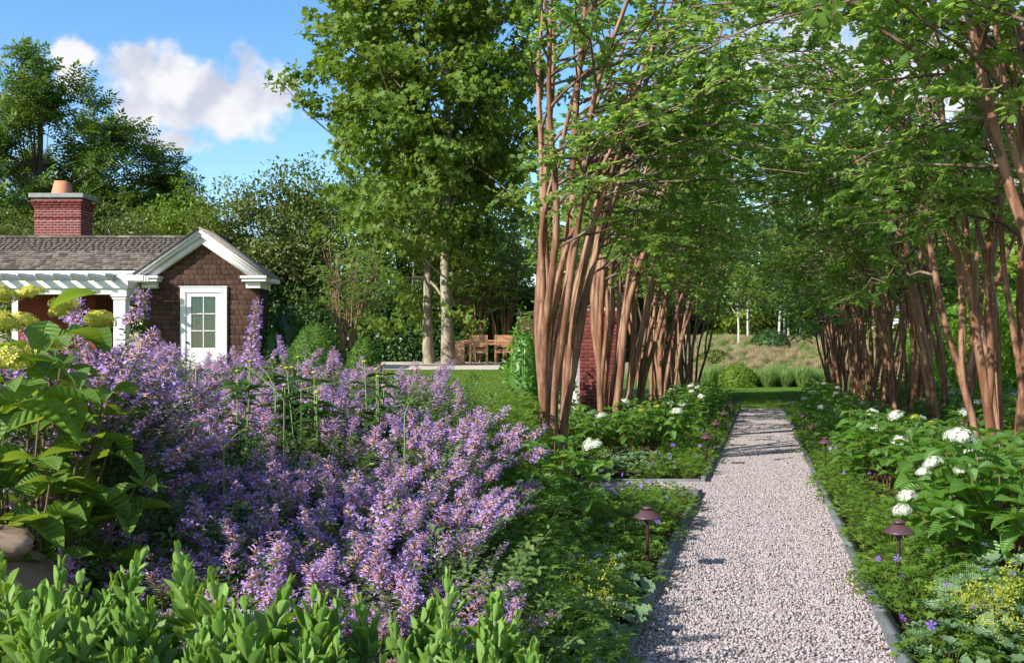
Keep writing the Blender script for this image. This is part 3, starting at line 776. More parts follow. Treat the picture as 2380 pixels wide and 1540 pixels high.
        if pr > .01: obj('corbel_core', cube_me('corbel_core', MORTAR), ch, None, Vector(((cx0 + cx1) / 2, (cy0 + cy1) / 2, z + Hh / 2)) - Oc, None, (cx1 - cx0 + 2 * pr - .03, cy1 - cy0 + 2 * pr - .03, Hh + j + .002))
        z += Hh + j; row += 1
    boxpart('chimney_slab', Vector((cx0 - .11, cy0 - .11, 5.445)) - Oc, Vector((cx1 + .11, cy1 + .11, 5.56)) - Oc, SLAB, ch)
    px, py = -12.16, 25.6
    mb = MB(); a, b = .21, .145
    V = []
    for r, z in ((a, 5.562), (b, 5.94), (b - .035, 5.94), (a - .06, 5.60)): V += [(px - r - Oc.x, py - r - Oc.y, z - Oc.z), (px + r - Oc.x, py - r - Oc.y, z - Oc.z), (px + r - Oc.x, py + r - Oc.y, z - Oc.z), (px - r - Oc.x, py + r - Oc.y, z - Oc.z)]
    F = []
    for k in range(3):
        for i in range(4): F.append((4 * k + i, 4 * k + (i + 1) % 4, 4 * k + 4 + (i + 1) % 4, 4 * k + 4 + i))
    mb.add(V, F); obj('chimney_pot', mb.mesh('chimney_pot', TERRA), ch)
cottage()

def pergola():
    R = thing('pergola', 'white painted pergola with scalloped rafter ends in front of the cottage', 'pergola', (-9.15, 22.2, gzf(-9.15, 22.2)))
    O = Vector(R.location)
    def bp(n, lo, hi, par=None): return boxpart(n, Vector(lo) - O, Vector(hi) - O, WHITE, par or R)
    def post(x0, x1, y0, y1, zt):
        p = bp('post', (x0, y0, 0.55), (x1, y1, zt)); Op = Vector(p.location) + O
        boxpart('post_cap', Vector((x0 - .05, y0 - .05, zt - .05)) - Op, Vector((x1 + .05, y1 + .05, zt + .004)) - Op, WHITE, p)
        boxpart('post_neck', Vector((x0 - .025, y0 - .025, zt - .11)) - Op, Vector((x1 + .025, y1 + .025, zt - .052)) - Op, WHITE, p)
        boxpart('post_base', Vector((x0 - .03, y0 - .03, 0.56)) - Op, Vector((x1 + .03, y1 + .03, 0.8)) - Op, WHITE, p)
    post(-9.29, -9.01, 22.06, 22.34, 2.71); post(-13.6, -13.32, 22.06, 22.34, 2.71)
    bp('beam', (-14.0, 22.08, 2.716), (-8.99, 22.32, 2.852)); bp('beam', (-14.0, 22.03, 2.855), (-8.94, 22.37, 3.03))
    bp('return_beam', (-9.22, 22.375, 2.79), (-9.0, 23.60, 3.03))
    prof = [(22.37 + 1.15, 3.033), (22.37 + 1.15, 3.19), (21.66, 3.19), (21.66, 3.13), (21.72, 3.10), (21.78, 3.10), (21.83, 3.033)]
    V = [(-.022, y - 22.2, z - 3.03) for y, z in prof] + [(.022, y - 22.2, z - 3.03) for y, z in prof]; n = len(prof)
    mb = MB(); mb.add(V, [(i, (i + 1) % n, n + (i + 1) % n, n + i) for i in range(n)])
    mb.F.append((np.array([list(range(n))[::-1]]), 0)); mb.F.append((np.array([list(range(n, 2 * n))]), 0))
    raf = mb.mesh('rafter', WHITE)
    for k in range(13): obj('rafter', raf, R, None, (-9.32 - .40 * k - O.x, 0, 3.03 - O.z))
    for k in range(7):
        y = 22.12 + .19 * k; x1 = -8.62 - .01 * k
        bp('outrigger', (-9.25, y, 3.034 + .0), (x1, y + .045, 3.17))
    for k in range(5): bp('lath', (-14.0, 21.9 + .33 * k, 3.193), (-9.05, 21.94 + .33 * k, 3.22))
pergola()

def chair_proto():
    r = thing('dining_chair', '', 'chair', (0, 0, 0))
    b = lambda n, lo, hi, p=r: boxpart(n, lo, hi, TEAK, p)
    for sx in (-1, 1):
        b('leg', (sx * .25 - .03, -.25, 0), (sx * .25 + .03, -.19, .90)); b('leg', (sx * .25 - .025, .2, 0), (sx * .25 + .025, .25, .44))
        b('side_rail', (sx * .25 - .02, -.185, .37), (sx * .25 + .02, .195, .43))
    b('seat', (-.27, -.185, .44), (.27, .27, .475)); b('top_rail', (-.218, -.245, .68), (.218, -.205, .90)); b('back_rail', (-.218, -.243, .54), (.218, -.21, .60)); b('stretcher', (-.218, -.24, .36), (.218, -.20, .42))
    return r
def furniture():
    d = 29.0
    tx0, tx1 = W(1068, 0, d).x, W(1222, 0, d).x
    z = gzf(tx0, d + .5) + .034
    T = thing('dining_table', 'long teak table with slab ends on the gravel terrace', 'table', (tx0, d + .3, z))
    L = tx1 - tx0
    for k in range(5): boxpart('top_plank', (-.02, .0 + k * .19, .70), (L, .186 + k * .19, .755), TEAK, T)
    boxpart('slab_leg', (0, 0.0, 0), (.07, .94, .698), TEAK, T); boxpart('slab_leg', (L - .1, 0.0, 0), (L - .03, .94, .698), TEAK, T)
    boxpart('apron', (.071, .04, .60), (L - .101, .08, .698), TEAK, T)
    B = thing('bench', 'low teak bench end standing beside the long table', 'bench', (tx0 - .12, d - .2, z))
    boxpart('side_panel', (-.0, 0, 0), (.28, .05, .74), TEAK, B); boxpart('side_panel', (0, .40, 0), (.28, .45, .74), TEAK, B); boxpart('seat', (0, .051, .38), (.28, .399, .43), TEAK, B)
    c = chair_proto(); c["label"] = 'teak chair tucked at the table beside the slab end'; c["group"] = 'chairs along the teak table'
    c.location = (W(1113, 0, d - .1).x, d - .12, z); c.rotation_euler = (0, 0, 0)
    c2 = copy_tree(c); c2["label"] = 'teak chair further along the table from the slab end'
    c2.location = (W(1171, 0, d - .1).x, d - .12, z)
furniture()

def garden_house():
    y0 = 21.0; zg = float(zright(y0))
    H = thing('garden_house', 'low dark shingled garden house with red brick chimney behind the crape myrtles', 'house', (1.3, y0 + .7, zg))
    O = Vector(H.location); bp = lambda n, lo, hi, m, p=None: boxpart(n, Vector(lo) - O, Vector(hi) - O, m, p or H)
    X = lambda px, d=y0: (px - 1190) / FPX * d
    x0, x1 = X(1203), X(1346)
    wall = bp('siding_wall', (x0, y0, zg - .1), (x1, y0 + 1.5, 2.2), SH_WALL); Ow = Vector(wall.location) + O
    me = cube_me('siding_board', SH_WALL); z = zg; 
    while z < 2.12:
        obj('siding_board', me, wall, None, Vector(((x0 + x1) / 2, y0 - .012, z + .07)) - Ow, (0.09, 0, 0), (x1 - x0 + .01, .014, .15)); z += .14
    bp('roof', (x0 - .02, y0 - .12, 2.203), (x1 - .002, y0 + 1.6, 2.27), FELT)
    dx0, dx1 = X(1318), X(1337)
    dr = bp('door', (dx0, y0 - .05, zg), (dx1 + .1, y0 - .022, zg + 2.05), WHITE); Od = Vector(dr.location) + O
    bp('door_casing', (dx0 - .1, y0 - .07, zg), (dx0 - .003, y0 - .022, zg + 2.15), WHITE)
    boxpart('handle', Vector((dx0 + .03, y0 - .09, zg + .95)) - Od, Vector((dx0 + .05, y0 - .051, zg + 1.1)) - Od, DARKM, dr)
    bp('grey_corner_board', (X(1339), y0 - .06, zg), (x1 - .002, y0 - .023, 2.15), SH_GREY)
    bx0, bx1 = X(1347, 20.8), X(1442, 20.8)
    ch = bp('brick_chimney', (bx0, 20.82, zg - .1), (bx1, 21.6, 2.35), MORTAR); Oc = Vector(ch.location) + O
    brick_face(ch, bx0, bx1, -.25, 2.33, 20.82, L=.2, H=.068, j=.012, off=Oc)
    ln = thing('wall_lantern', 'small white wall lantern beside the garden house door', 'lantern', (X(1322), y0 - .14, 1.72))
    obj('lantern_body', MB().lathe([(.0, 0), (.05, .02), (.065, .2), (.05, .22), (.0, .22)], 6).mesh('lantern_body', LAMPG), ln)
    obj('lantern_cap', MB().lathe([(.08, .222), (.075, .24), (.02, .31), (.0, .33)], 6).mesh('lantern_cap', WHITE), ln)
    boxpart('bracket', (-.015, .05, .1), (.015, .14, .13), WHITE, ln)
garden_house()

def light_proto():
    r = thing('path_light', '', 'path light', (0, 0, 0))
    obj('stem', MB().lathe([(.0, -.05), (.012, -.05), (.012, .40), (.022, .41), (.026, .45), (.0, .45)], 10).mesh('stem', BRONZE, True), r)
    hat = obj('hat', MB().lathe([(.022, .435), (.098, .440), (.102, .446), (.098, .452), (.045, .49), (.03, .497), (.0, .498)], 20).mesh('hat', BRONZE, True), r)
    obj('finial', MB().lathe([(.0, .49), (.026, .492), (.026, .505), (.04, .508), (.04, .518), (.028, .524), (.0, .526)], 14).mesh('finial', BRONZE, True), hat)
    return r
def path_lights():
    p = light_proto(); first = True
    spots = [(-.82, 6.84, 'bronze mushroom path light among cranesbill before the side path'), (-.81, 13.9, 'bronze path light just past the side path opening'), (-.82, 16.9, 'second bronze path light past the side path'),
             (-.79, 20.0, 'third bronze path light past the side path'), (-.78, 23.3, 'fourth bronze path light past the side path'),
             (.906, 6.25, 'bronze path light half hidden under big hydrangea leaves'), (.88, 13.0, 'second bronze path light along the white hydrangea bed'), (.87, 15.9, 'third bronze path light along the white hydrangea bed'),
             (.87, 19.2, 'fourth bronze path light along the white hydrangea bed')]
    for u, y, lab in spots:
        o = p if first else copy_tree(p); first = False
        o.location = (u + PATH_K * y, y, float(zright(y)) + .02); o["label"] = lab; o["group"] = 'bronze path lights'
        o.rotation_euler = (rnd.uniform(-.03, .03), rnd.uniform(-.03, .03), 0)
    o = copy_tree(p); y = 12.9; o.location = (W(1296, 0, y).x, y, float(zright(y)) + .02); o["label"] = 'bronze path light beside the crape myrtle trunks by the garden house'
path_lights()

# ------------------------------------------------------------------ crape myrtles
def crape_data(seed, H=5.6, lean=(0.6, 0.0), clip=None, dens=1.0):
    r = random.Random(seed); rg = np.random.default_rng(seed)
    stems = []; limbs = []; sprays = []
    n = r.choice([5, 6, 6, 7]); lean = np.array([lean[0], lean[1], 0.0])
    def stem(base, out, H, r0, z0=0.0, tilt=None):
        tilt = r.uniform(.10, .26) if tilt is None else tilt
        k = 17; pts = []; ph = r.uniform(0, 6)
        for i in range(k):
            t = i / (k - 1); z = z0 + (H - z0) * t
            p = np.array(base) + out * tilt * (H - z0) * (t * .6 + .5 * t * t) + lean * .3 * t * t
            p = p + np.array([math.sin(ph + 7 * t) * .085 + math.sin(ph * 3 + 15 * t) * .025, math.cos(ph * 1.7 + 6 * t) * .085 + math.cos(ph * 5 + 14 * t) * .025, 0]) * min(1, 3 * t)
            pts.append((p[0], p[1], z))
        pts = np.array(pts); rad = r0 * (1 - .68 * np.linspace(0, 1, k)) ; 
        if z0 == 0: rad[0] *= 1.35; rad[1] *= 1.08
        return pts, rad
    for i in range(n):
        a = 2 * math.pi * i / n + r.uniform(-.3, .3); out = np.array([math.cos(a), math.sin(a), 0])
        if clip is not None: out = np.array([max(out[0], -.12), out[1], 0])
        b = out * r.uniform(.14, .34)
        pts, rad = stem((b[0], b[1], 0), out, H * r.uniform(.82, 1.05), r.uniform(.048, .068) * (1.2 if clip is not None else 1))
        stems.append((pts, rad))
        for _f in range(r.choice([1, 1, 2])):
            j = r.choice([1, 2, 2, 3, 4]); a2 = a + r.choice([-1, 1]) * r.uniform(.6, 1.5); o2 = np.array([math.cos(a2) if clip is None else abs(math.cos(a2)), math.sin(a2), 0])
            q = pts[j]; p2, r2 = stem((q[0], q[1], 0), o2, H * r.uniform(.8, 1.0), rad[j] * .82, q[2], r.uniform(.14, .3))
            stems.append((p2, r2))
    for pts, rad in stems:
        k = len(pts)
        for _ in range(int(9 * dens)):
            t = r.uniform(.34, 1.0) ** .85; f = t * (k - 1); j = min(k - 2, int(f)); p0 = pts[j] + (pts[j + 1] - pts[j]) * (f - j)
            a = r.uniform(0, 2 * math.pi); o = np.array([math.cos(a), math.sin(a), 0]) + nrm(pts[j] * np.array([1, 1, 0]))[...] * .5 + lean * .75
            o = nrm(o); L = r.uniform(.9, 2.2) * (1.2 - .4 * t)
            up = r.uniform(.25, .95)
            if t > .45 and o @ lean > .35: L *= 1.5
            q = []
            for i in range(7):
                s = i / 6
                q.append(p0 + o * L * s * (.75 + .25 * s) + np.array([0, 0, 1]) * L * (up * s - .42 * s * s) + rg.normal(0, .055, 3) * (s > 0))
            q = np.array(q); limbs.append((q, np.linspace(min(.024, rad[j] * .6), .005, 7)))
            for _2 in range(7):
                s = r.uniform(.38, 1.0) * 6; jj = min(5, int(s)); b = q[jj] + (q[jj + 1] - q[jj]) * (s - jj)
                d = nrm(nrm(q[jj + 1] - q[jj]) * .7 + np.array([r.gauss(0, .7), r.gauss(0, .7), r.gauss(.05, .4)])); l = r.uniform(.30, .62)
                sprays.append((b, d, l))
    if clip is not None:
        def keep(p): return p[0] > clip + abs(r.gauss(0, .18))
        sprays = [s for s in sprays if keep(s[0] + s[1] * s[2])]
        limbs = [l for l in limbs if l[0][:, 0].min() > clip - .02]
        stems = [s for s in stems if s[0][:, 0].min() > clip + .02]
    return stems, limbs, sprays
def crape_meshes(seed, leaf=0.086, per=22, **kw):
    stems, limbs, sprays = crape_data(seed, **kw)
    rg = np.random.default_rng(seed + 99)
    tm = [MB().tube(p, r_, 9, flute=.06).mesh('trunk', BARK_C, True) for p, r_ in stems]
    bm = MB()
    for p, r_ in limbs: bm.tube(p, r_, 5, cap=False)
    for b, d, l in sprays: bm.tube([b, b + d * l * .5 + (0, 0, -.01), b + d * l + (0, 0, -.05)], [.0045, .003, .0015], 3, cap=False)
    B = np.array([s[0] for s in sprays]); D = np.array([s[1] for s in sprays]); Ls = np.array([s[2] for s in sprays])
    m = len(B); t = np.linspace(.08, 1, per)[None, :] + rg.normal(0, .02, (m, per))
    P = B[:, None, :] + D[:, None, :] * (Ls[:, None] * t)[..., None]; P[..., 2] -= .05 * t * t
    side = nrm(np.cross(D, np.array([0, 0, 1.0]))); sg = np.where(np.arange(per) % 2 == 0, 1, -1)[None, :, None]
    ld = D[:, None, :] * .55 + side[:, None, :] * sg * .9 + rg.normal(0, .25, (m, per, 3)); ld[..., 2] -= .12
    up = np.array([0, 0, 1.0]) + rg.normal(0, .6, (m, per, 3))
    R = frames(ld.reshape(-1, 3), up.reshape(-1, 3), rg.uniform(.75, 1.25, m * per) * leaf)
    R[:, :, 0] *= 1.3
    lm = MB(); lm.scatter(T_LEAF, R, P.reshape(-1, 3))
    return tm, bm.mesh('branches', TWIG_C, True), lm.mesh('crown', L_CRAPE)
def crape_tree(ms, label, loc, rz=0.0, group=None, scale=1.0):
    t = thing('crape_myrtle', label, 'tree', loc, rz, group, scale)
    for m_ in ms[0]: obj('trunk', m_, t)
    obj('branches', ms[1], t)
    c = obj('crown', ms[2], t); c["kind"] = 'stuff'
    return t
ORD = ['first', 'second', 'third', 'fourth', 'fifth', 'sixth', 'seventh', 'eighth', 'ninth', 'tenth']
def allee():
    var = [crape_meshes(20 + k, H=7.4, lean=(.75, 0)) for k in range(3)]
    varR = [crape_meshes(40 + k, H=7.4, lean=(-.75, 0)) for k in range(3)]
    thin = crape_meshes(33, H=7.4, lean=(.75, 0), dens=.4)
    Y = [13.4, 17.9, 22.4, 26.9, 31.4, 35.9, 40.4]
    n = len(Y)
    for i, y in enumerate(Y):
        u = -3.2 + rnd.uniform(-.12, .12); x = u + PATH_K * y
        if i == 0: x = 0.5
        if i == 1: x = 1.72
        ms = crape_meshes(3, H=7.4, lean=(.9, 0), clip=-x + .03, dens=1.25) if i == 0 else crape_meshes(5, H=7.4, lean=(.9, 0), clip=-x + .05, dens=1.1) if i == 1 else thin if i >= 4 else var[i % 3]
        crape_tree(ms, '%s crape myrtle past the side path in the row by the garden house' % ORD[i], (x, y, float(zright(y))), 0 if i < 2 else rnd.uniform(-.5, .5), 'crape myrtle row by the garden house', rnd.uniform(.95, 1.08) if i > 1 else 1)
    Y = [7.9, 12.3, 16.8, 21.3, 25.8, 30.3, 34.8, 39.3, 43.8]
    for i, y in enumerate(Y):
        u = 3.2 + rnd.uniform(-.12, .12)
        crape_tree(varR[i % 3], '%s crape myrtle counted towards the lawn in the row by the bright hedge' % ORD[i], (u + PATH_K * y, y, float(zright(y))), rnd.uniform(-.4, .4), 'crape myrtle row by the bright hedge', rnd.uniform(.95, 1.08))
    return var
CRAPE_VAR = allee()

# ------------------------------------------------------------------ broad-leaved trees
def clump_tree(seed, H, base_h, rx, ry, leaf_t, leaf_mat, bark, leaf, n_cl, per, trunk_r=.2, spread=.55, shape=1.0, wind=(0, 0, 0), lmbs=14, trunk_h=None, flatn=0.35, holes=0.0, asym=None):
    """crown of leaf clumps spread through an uneven ellipsoid, with a trunk and limbs that reach them"""
    r = random.Random(seed); rg = np.random.default_rng(seed)
    cz = (H + base_h) / 2; hz = (H - base_h) / 2
    C = []
    ph = rg.uniform(0, 6.28, 6)
    while len(C) < n_cl:
        v = nrm(rg.normal(size=3)); rad = rg.uniform(0.15, 1) ** .45
        lump = 1 + .16 * math.sin(3 * math.atan2(v[1], v[0]) + ph[0]) + .14 * math.sin(5 * v[2] + ph[1] + 2 * math.atan2(v[1], v[0])) + .10 * math.sin(9 * v[0] + ph[2]) * math.sin(8 * v[2] + ph[3])
        p = v * rad * lump
        z = p[2]
        w = 1.0 - (shape * .35) * max(0, z)          # narrower towards the top
        c = np.array([p[0] * rx * w, p[1] * ry * w, cz + z * hz])
        if asym and c[0] > asym: continue
        if holes and math.sin(1.7 * c[0] + ph[4]) * math.sin(1.9 * c[2] + ph[5]) * math.sin(1.5 * c[1]) > holes: continue
        C.append(c)
    C = np.array(C)
    P = np.repeat(C, per, axis=0); n = len(P)
    off = nrm(rg.normal(0, 1, (n, 3))) * rg.uniform(0, 1, (n, 1)) ** .5 * np.array([spread, spread, spread * .62]) * 1.5; P = P + off
    outw = nrm(P - np.array([0, 0, cz - hz * .3]))
    up = nrm(outw * .7 + np.array([0, 0, .75]) + rg.normal(0, flatn + .25, (n, 3)))
    d = nrm(rg.normal(0, 1, (n, 3)) + outw * .5 + np.array([0, 0, -.35]) + np.array(wind))
    R = frames(d, up, rg.uniform(.6, 1.3, n) * leaf)
    lm = MB(); lm.scatter(leaf_t, R, P)
    tb = MB(); th = trunk_h or (base_h + hz * 1.3)
    k = 10; zz = np.linspace(-.15, th, k); wob = np.stack([.06 * np.sin(zz * .9 + ph[0]) * trunk_r * 5, .06 * np.cos(zz * .8 + ph[1]) * trunk_r * 5, zz], -1)
    rad = trunk_r * (1 - .62 * np.linspace(0, 1, k)); rad[0] *= 1.4; rad[1] *= 1.08
    tb.tube(wob, rad, 10, flute=.05)
    bb = MB()
    order = rg.permutation(len(C))[:lmbs * 3]
    for q, ci in enumerate(order):
        c = C[ci]; j = min(k - 2, int(r.uniform(.35, .98) * k)); s = wob[j]
        if c[2] < s[2] - .2: s = wob[max(2, j - 3)]
        mid = s * .5 + c * .5 + np.array([0, 0, .12 * np.linalg.norm(c - s)]) * r.uniform(-.4, 1.0)
        pts = []
        for t in np.linspace(0, 1, 7): pts.append(s * (1 - t) ** 2 + 2 * mid * t * (1 - t) + c * t * t + rg.normal(0, .05, 3) * (t > 0))
        rr = rad[j] * (.5 if q < lmbs else .25); bb.tube(pts, np.linspace(rr, .012, 7), 6, cap=False)
    return tb.mesh('trunk', bark, True), bb.mesh('limbs', bark, True), lm.mesh('crown', leaf_mat)
def put_tree(name, ms, label, loc, rz=0.0, group=None, scale=1.0, cat='tree'):
    t = thing(name, label, cat, loc, rz, group, scale)
    obj('trunk', ms[0], t); obj('limbs', ms[1], t); c = obj('crown', ms[2], t); c["kind"] = 'stuff'
    return t
def G(x, y): return (x, y, gzf(x, y))
def trees():
    # two plane trees beside the terrace
    a = clump_tree(1, 17.5, 2.2, 4.0, 4.0, T_PLANE, L_PLANE, BARK_P, .185, 600, 46, .16, .38, .8, lmbs=16, trunk_h=13)
    b = clump_tree(2, 18.5, 2.7, 3.6, 3.8, T_PLANE, L_PLANE, BARK_P, .185, 470, 46, .19, .38, .6, lmbs=14, trunk_h=13)
    x = W(996, 0, 31).x; put_tree('plane_tree', a, 'tall plane tree with the thinner shaded trunk beside the terrace', G(x - .0, 31), 0)
    x = W(1038, 0, 30.2).x; put_tree('plane_tree', b, 'tall plane tree with pale sunlit trunk next to the teak table', G(x, 30.2), 0)
    # loose windblown tree behind the chimney
    def pinnate():
        V = []; F = []
        for k in range(5):
            y = .1 + .19 * k; l = .34 - .02 * k
            for s in (-1, 1):
                i = len(V); V += [(0, y, 0), (s * l * .5, y + .03, .03), (s * l, y + .14, -.06), (s * l * .5, y + .15, 0)]; F.append((i, i + 1, i + 2, i + 3) if s > 0 else (i, i + 3, i + 2, i + 1))
        i = len(V); V += [(0, .9, 0), (.09, 1.05, .02), (0, 1.25, -.06), (-.09, 1.05, .02)]; F.append((i, i + 1, i + 2, i + 3))
        return (np.array(V), np.array(F))
    PIN = pinnate()
    w = clump_tree(3, 10.4, 2.0, 4.3, 3.6, PIN, L_DARK, BARK_D, .56, 175, 30, .2, .40, 1.0, wind=(1.3, 0, .3), lmbs=26, trunk_h=8.5, flatn=.3, holes=.22)
    x = W(90, 0, 45).x; put_tree('walnut_tree', w, 'loose windblown dark tree rising behind the brick chimney', G(x, 45), .4, scale=1.36)
    w2 = clump_tree(4, 6.8, 2.2, 2.3, 2.2, PIN, L_DARK, BARK_D, .52, 60, 30, .16, .42, .4, wind=(1.3, 0, .3), lmbs=16, trunk_h=5.5, holes=.3)
    x = W(340, 0, 46).x; put_tree('walnut_tree', w2, 'smaller dark tree leaning beside the windblown tree', G(x, 46), 0, scale=1.36)
    # rounded trees behind the cottage roof
    l = clump_tree(5, 7.6, 1.0, 3.0, 2.6, T_LEAF, L_LIGHT, BARK_D, .19, 190, 75, .18, .5, .7, lmbs=8)
    o = clump_tree(6, 8.2, .8, 3.0, 2.6, T_LEAF, L_OLIVE, BARK_D, .18, 200, 75, .18, .5, .7, lmbs=10)
    put_tree('bushy_tree', l, 'bright yellow green rounded tree behind the cottage roof', G(W(420, 0, 39).x, 39), 0, scale=.88)
    put_tree('bushy_tree', o, 'olive green shrubby tree directly behind the gable peak', G(W(520, 0, 36).x, 36), 1, scale=.74)
    put_tree('bushy_tree', o, 'olive green shrubby tree low beside the brick chimney', G(W(270, 0, 33).x, 33), 2.2, scale=.68)
    put_tree('bushy_tree', o, 'olive green shrubby tree on the far side of the chimney', G(W(20, 0, 33).x, 33), 4, scale=.66)
    put_tree('bushy_tree', l, 'bright green rounded tree beyond the open end of the pergola', G(W(-330, 0, 37).x, 37), 3, scale=.95)
    put_tree('bushy_tree', o, 'olive green tree beyond the open end of the pergola', G(W(-170, 0, 35).x, 35), 5, scale=.9)
    k = clump_tree(7, 7.4, 1.0, 2.9, 2.6, T_LEAF, L_OLIVE, BARK_D, .17, 220, 70, .2, .5, .75, lmbs=18, holes=.3)
    put_tree('bushy_tree', k, 'taller grey green tree against the plane tree crown', G(W(655, 0, 36).x, 36), .5)
    k2 = clump_tree(8, 9.0, .6, 3.4, 2.4, T_LEAF, L_DARK, BARK_D, .2, 190, 64, .2, .55, .5, lmbs=8)
    labs = ['dark leafy tree behind the clipped hedge near the boxwood domes', 'dark leafy tree behind the clipped hedge and plane trunks', 'dark leafy tree behind the hedge beyond the teak table']
    for i, px in enumerate((760, 930, 1110)): put_tree('screen_tree', k2, labs[i], G(W(px, 0, 41 + i % 2).x, 41 + i % 2), i * 1.3, 'dark screen trees behind the hedge', .95 + .08 * (i % 2))
    # multi-stem crape myrtles by the hedge
    for px, y, rz, sc, lab in ((808, 26.5, 1.0, .46, 'multi-stemmed small tree rising behind the boxwood domes'), (1108, 32.3, 2.2, .62, 'slender multi-stemmed tree standing behind the teak table'), (1165, 32.8, 4.0, .62, 'slender multi-stemmed tree against the hedge past the table')):
        crape_tree(CRAPE_VAR[int(rz) % 3], lab, G(W(px, 0, y).x, y), rz, None, sc)
    # far trees beyond the meadow
    f = clump_tree(9, 13, .5, 6.2, 4.5, T_QUAD, L_LIGHT, BARK_D, .55, 130, 46, .3, 1.0, .4, lmbs=6)
    f2 = clump_tree(10, 14, 1.0, 5.6, 4.5, T_QUAD, L_OLIVE, BARK_D, .55, 130, 46, .3, 1.0, .4, lmbs=6)
    fl = ['pale green far tree on the rise behind the meadow, %s from the garden house', 'olive far tree on the rise behind the meadow, %s from the garden house']
    for i, px in enumerate((1330, 1470, 1590, 1700, 1830, 1960, 2090, 2230, 2400)):
        y = 108 + 9 * (i % 3); put_tree('far_tree', f if i % 2 else f2, fl[(i + 1) % 2] % ORD[i], G(W(px, 0, y).x, y), i * 1.1, 'far trees behind the meadow', .9 + .25 * ((i * 7) % 5) / 5 + (.5 if i < 3 else 0))
    for i, (px, y, s, lab) in enumerate((
            (2170, 70, 1.1, 'tall leafy tree rising behind the bright hedge towards the meadow'), (2330, 60, 1.1, 'tall leafy tree rising behind the near part of the bright hedge'))):
        put_tree('background_tree', f if i % 2 else f2, lab, G(W(px, 0, y).x, y), i * 2.1, 'tall trees behind the crape myrtle rows', s)
    sl = clump_tree(11, 8.5, 3.6, 2.0, 1.8, T_QUAD, L_LIGHT, BARK_W, .3, 44, 40, .13, .6, .4, lmbs=8, trunk_h=6.5)
    for i, (px, y) in enumerate(((1716, 83), (1738, 90), (1812, 82), (1822, 88), (1832, 93), (1862, 84))):
        put_tree('meadow_tree', sl, 'pale slim trunk tree on the dry bank, %s along from the round shrub' % ORD[i], G(W(px, 0, y).x, y), i * 2, 'slim pale trees on the dry bank', .8 + .1 * (i % 3))
trees()

# ------------------------------------------------------------------ hedges and clipped shrubs
def leafy_box(name, L, D, Hh, n, leaf, mat, seed, label, loc, rz, wav=.12):
    """hedge: leaves on an uneven box skin round a twiggy core"""
    rg = np.random.default_rng(seed)
    t = thing(name, label, 'hedge', loc, rz)
    face = rg.choice(3, n, p=[.66, .24, .10]); x = rg.uniform(0, L, n); y = np.zeros(n); z = np.zeros(n); N_ = np.zeros((n, 3))
    a = face == 0; z[a] = rg.uniform(0, Hh, a.sum()); N_[a] = (0, -1, .25)
    b = face == 1; y[b] = rg.uniform(0, D, b.sum()); z[b] = Hh; N_[b] = (0, -.2, 1)
    c = face == 2; y[c] = D; z[c] = rg.uniform(0, Hh, c.sum()); N_[c] = (0, 1, .3)
    wv = wav * (np.sin(x * 2.1 + seed) * np.sin(z * 2.6 + 1.1 * x) + .6 * np.sin(x * 5.3 + z * 4.1))
    jit = rg.normal(0, .06, n) - np.abs(rg.normal(0, .05, n))
    P = np.stack([x, y, z], -1) + nrm(N_) * (wv + jit)[:, None]
    up = nrm(N_ + np.array([0, 0, .5]) + rg.normal(0, .45, (n, 3))); d = nrm(rg.normal(0, 1, (n, 3)) + np.array([0, 0, -.4]))
    mb = MB(); mb.scatter(T_QUAD, frames(d, up, rg.uniform(.7, 1.3, n) * leaf), P)
    c_ = obj('foliage', mb.mesh('foliage', mat), t); c_["kind"] = 'stuff'
    core = MB(); core.box((.1, .25, 0), (L - .1, D - .25, Hh - .25)); obj('core', core.mesh('core', mat), t)
    return t
leafy_box('hedge', 15, 1.6, 2.75, 34000, .13, L_HEDGE, 1, 'tall dark clipped hedge behind the terrace and plane trunks', (W(560, 0, 34.5).x, 34.5, gzf(-5, 34.5)), 0)
yb, ye = 13.0, 52.0; a_ = math.atan2(ye - yb, PATH_K * (ye - yb))
h2 = leafy_box('hedge', 39 * math.hypot(1, PATH_K), 1.5, 4.1, 60000, .15, L_BRIGHT, 2, 'tall bright green hedge running parallel to the walk', (8.0 + PATH_K * ye, ye, float(zright(33)) - .5), a_ + math.pi, .2)
# clipped so that its face looks at the walk

def dome(name, r, h, n, leaf, mat, label, loc, seed, cat='shrub', bumpy=.05, group=None, parts=True):
    rg = np.random.default_rng(seed)
    t = thing(name, label, cat, loc, 0, group)
    v = nrm(rg.normal(size=(n, 3))); v[:, 2] = np.abs(v[:, 2]) * 1.0 - .1
    k = 1 + bumpy * np.sin(4 * np.arctan2(v[:, 1], v[:, 0]) + 5 * v[:, 2]) + rg.normal(0, .035, n)
    P = v * np.array([r, r, h * .95]) * k[:, None]; P[:, 2] = np.maximum(P[:, 2], .02)
    up = nrm(v + rg.normal(0, .45, (n, 3))); d = nrm(rg.normal(0, 1, (n, 3)))
    mb = MB(); mb.scatter(T_LEAF, frames(d, up, rg.uniform(.7, 1.3, n) * leaf), P)
    c = obj('foliage', mb.mesh('foliage', mat), t); c["kind"] = 'stuff'
    core = MB().lathe([(r * .86, 0), (r * .84, h * .3), (r * .62, h * .66), (r * .3, h * .84), (.01, h * .88)], 14); obj('core', core.mesh('core', mat, True), t)
    return t
for px, pyb, rp, top, d, lab, sd_ in ((735, 850, 74, 738, 19.5, 'large clipped boxwood dome beside the cottage', 1), (846, 850, 44, 771, 19.0, 'small clipped boxwood dome next to the large dome', 2)):
    x = W(px, 0, d).x; z = gzf(x, d); dome('boxwood', rp * d / FPX, W(0, top, d).z - z, 9000 if sd_ == 1 else 5000, .045, L_BOX, lab, (x, d, z), sd_)
